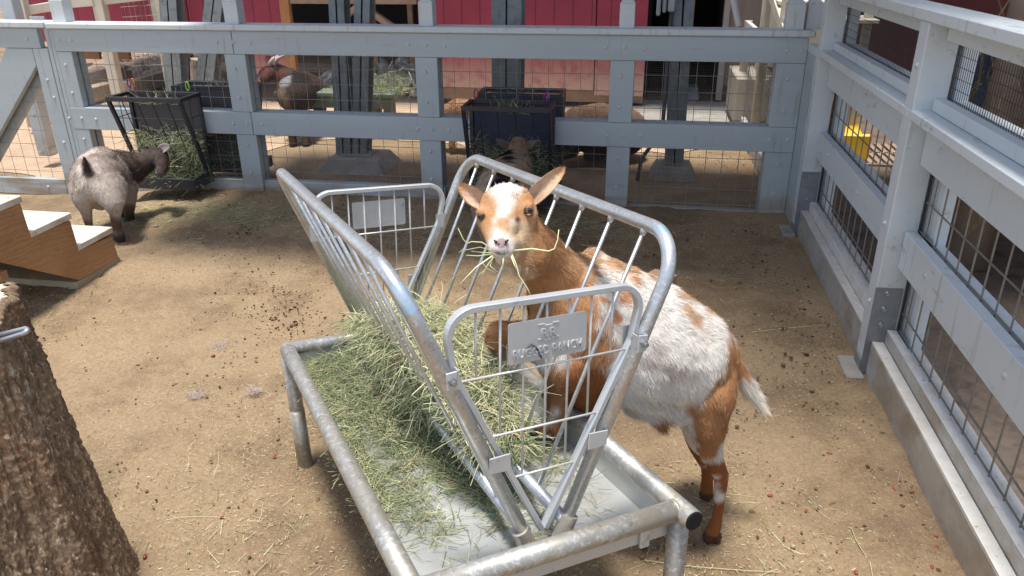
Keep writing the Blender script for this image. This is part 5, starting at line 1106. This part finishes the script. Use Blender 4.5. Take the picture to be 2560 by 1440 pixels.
for c in ((-3.0,4.35,.35,.16,1500),(-2.5,4.45,.35,.14,900),(-.35,4.55,.25,.15,500),(-1.0,4.3,.4,.25,500),(-1.6,4.4,.3,.2,300)):
    xy=infr(gau(c[4],*c[:4])); L_.append(strew(len(xy),xy,(.02,.09),(.0012,.003),(.2,.25,.25,.12,.1,.06,.02)))
xy=infr(uni(320)); L_.append(strew(len(xy),xy,(.02,.07),(.0012,.0026),STR,bend=.4,up=.05))
for (a,b) in (((1760,460),(1925,418)),):
    pass
lp=[((1880,830),(2090,812)),((2128,1318),(2200,1440)),((1610,1400),(1950,1430)),((415,1300),(560,1295)),((580,1130),(650,1080)),((430,1290),(480,1310)),((1930,1330),(2020,1385))]
P_=[];
for a,b in lp:
    A=onz(*a,.004);B=onz(*b,.004); mid=(A+B)/2+rng.normal(size=3)*np.array([.02,.02,0]); P_.append([A,A*.5+mid*.5+rng.normal(size=3)*.003,mid*.5+B*.5,B])
L_.append((np.array(P_),np.full(len(P_),.003),hay_cols(len(P_),(0,0,.3,.7,0,.1,0))))
V,qd,cc=prisms(np.concatenate([a[0] for a in L_]),np.concatenate([a[1] for a in L_]),np.concatenate([a[2] for a in L_]),flat=.35)
obj('straw_litter',np_mesh('straw_litter',V,qd,None,cc),HAYM,label='loose straw and chaff scattered over the dirt of the pen',cat='straw',kind='stuff')
# bits of bark and soil crumbs
iv,itf=None,None
import bmesh
bm=bmesh.new(); bmesh.ops.create_icosphere(bm,subdivisions=1,radius=1); iv=np.array([v.co[:] for v in bm.verts]); itf=np.array([[v.index for v in f.verts] for f in bm.faces]); bm.free()
def blobs(name,xy,rr,cols,mt,flat=.7,**k):
    n=len(xy); z=gz(xy[:,0],xy[:,1]); s=rng.uniform(.7,1.4,(n,1,3)); s[:,:,2]*=flat
    V=(iv[None]*s*rr[:,None,None]*(1+rng.normal(0,.12,(n,len(iv),1)))+np.stack([xy[:,0],xy[:,1],z+rr*.45],1)[:,None,:]).reshape(-1,3)
    T=(itf[None]+(np.arange(n)*len(iv))[:,None,None]).reshape(-1,3); me=np_mesh(name,V,None,T,np.repeat(cols,len(iv),0)); return obj(name,me,mt,smooth=True,**k)
def pxg(n,cx,cy,sx,sy): 
    return np.array([onz(rng.normal(cx,sx),rng.normal(cy,sy))[:2] for _ in range(n)])
xy=np.concatenate([pxg(60,605,580,40,8),pxg(130,700,800,70,40),pxg(30,800,840,60,30),pxg(20,640,700,60,40),pxg(22,560,930,120,60),infr(uni(25)),pxg(14,2200,1200,60,120),gau(160,.45,6.3,.35,.25),gau(60,-2.3,4.95,.9,.1)])
xy=infr(xy)
obj_=blobs('droppings',xy,rng.uniform(.0028,.0055,len(xy)),np.tile(np.array([.05,.03,.02]),(len(xy),1))*rng.uniform(.6,1.6,(len(xy),1)),SKINM,label='small dark goat droppings scattered over the dirt',cat='droppings',kind='stuff')
xy=infr(np.concatenate([uni(9000),gau(900,.85,1.8,.06,.8),gau(900,.8,3.2,.10,.8),gau(600,.5,2.6,.3,.6),gau(500,-1.5,4.75,1.2,.08),pxg(260,720,790,80,40)]))
blobs('soil_crumbs',xy,rng.exponential(.0013,len(xy))+.0008,np.array([(.20,.13,.075),(.13,.08,.045),(.42,.34,.24),(.10,.06,.035)])[rng.choice(4,len(xy),p=(.45,.25,.12,.18))],SKINM,label='crumbs of soil and bark chips on the dirt',cat='soil',kind='stuff')
# red seed pods
bx=[(235,795),(345,1172),(310,1125),(312,1170),(345,913),(440,960),(432,963),(640,905),(577,907),(533,890),(505,860),(141,853),(162,979),(215,925),(362,1392),(686,1141),(555,1294),(2070,1132),(2168,1164),(2015,1278),(2235,1223),(2340,1340),(2140,1432),(2330,1418),(1925,1240),(2010,1012),(1800,960),(2395,1395),(660,855),(690,820),(715,790),(645,845),(700,862),(735,812),(680,800),(2075,1135),(2280,1230),(2340,1370),(1960,1345),(1720,1100)]
first=None; where=['left of the tray','beside the right kerb','near the stump']
for k,(px,py) in enumerate(bx):
    p=onz(px,py,.003)
    if first is None: 
        first=obj('red_pod',M().ball((p[0],p[1],.004),.0048,8,6,(1.5,.9,.7)),mat('red_pod',(.30,.045,.025),(.20,.03,.02),rough=.5,scale=60)); fz=first.location.copy(); o=first
    else:
        o=first.copy(); C.objects.link(o); o.location=(p[0],p[1],fz.z+float(gz(p[0],p[1]))); o.rotation_euler=(0,0,random.random()*6); s=random.uniform(.7,1.4); o.scale=(s,s,s)
    zone=('beside the right hand kerb' if px>1850 else 'behind the tan and white goat') if px>1500 else ('in the littered patch beyond the feeder tray' if py<900 and px>600 else ('close to the stump' if px<300 else 'left of the feeder tray'))
    props(o,'small red seed pod on the dirt '+zone,'seed pod','red seed pods '+zone)
# wool tufts
for (px,py,s,lab) in ((548,868,.036,'largest tuft of pale shed wool on the dirt, left of the feeder'),(490,992,.028,'thin stringy tuft of shed wool nearest the stump'),(636,982,.022,'small grey white tuft of shed wool nearest the feeder leg')):
    p=onz(px,py,0); n=260; c=p+rng.normal(size=(n,3))*np.array([s*.5,s*.4,.004]); c[:,2]=abs(c[:,2])+.004; d=rng.normal(size=(n,3)); d[:,2]*=.3
    P=strand_paths(c,d,rng.uniform(.01,.03,n),rng.normal(0,1.2,n),K=5); V,qd,cc=prisms(P,np.full(n,.0012),np.tile(np.array([.62,.52,.45]),(n,1))*rng.uniform(.7,1.2,(n,1)))
    obj('wool_tuft',np_mesh('wool_tuft',V,qd,None,cc),HAYM,label=lab,cat='wool tuft',group='tufts of shed wool')
# hay on the far bench
bl=onz(860,290,0); n=620; xx=rng.normal(0,1,n); yb_=ony(985,236,6.1)[1]
x=np.where(rng.random(n)<.25,rng.normal(float(ony(750,230,6.2)[0])+.35,.18,n),rng.normal(float(ony(940,230,6.2)[0])-.1,.16,n)); y=yb+rng.uniform(.0,.2,n); z=.41+rng.exponential(.045,n)
d=rng.normal(size=(n,3)); P=strand_paths(np.stack([x,y,z],1),d,rng.uniform(.05,.16,n),rng.normal(0,.4,n)); V,qd,cc=prisms(P,rng.uniform(.003,.005,n),hay_cols(n,(.35,.25,.15,.05,.2,0,0)))
obj('hay',np_mesh('hay',V,qd,None,cc),HAYM,label='heap of hay on the green bench in the far pen',cat='hay',kind='stuff')
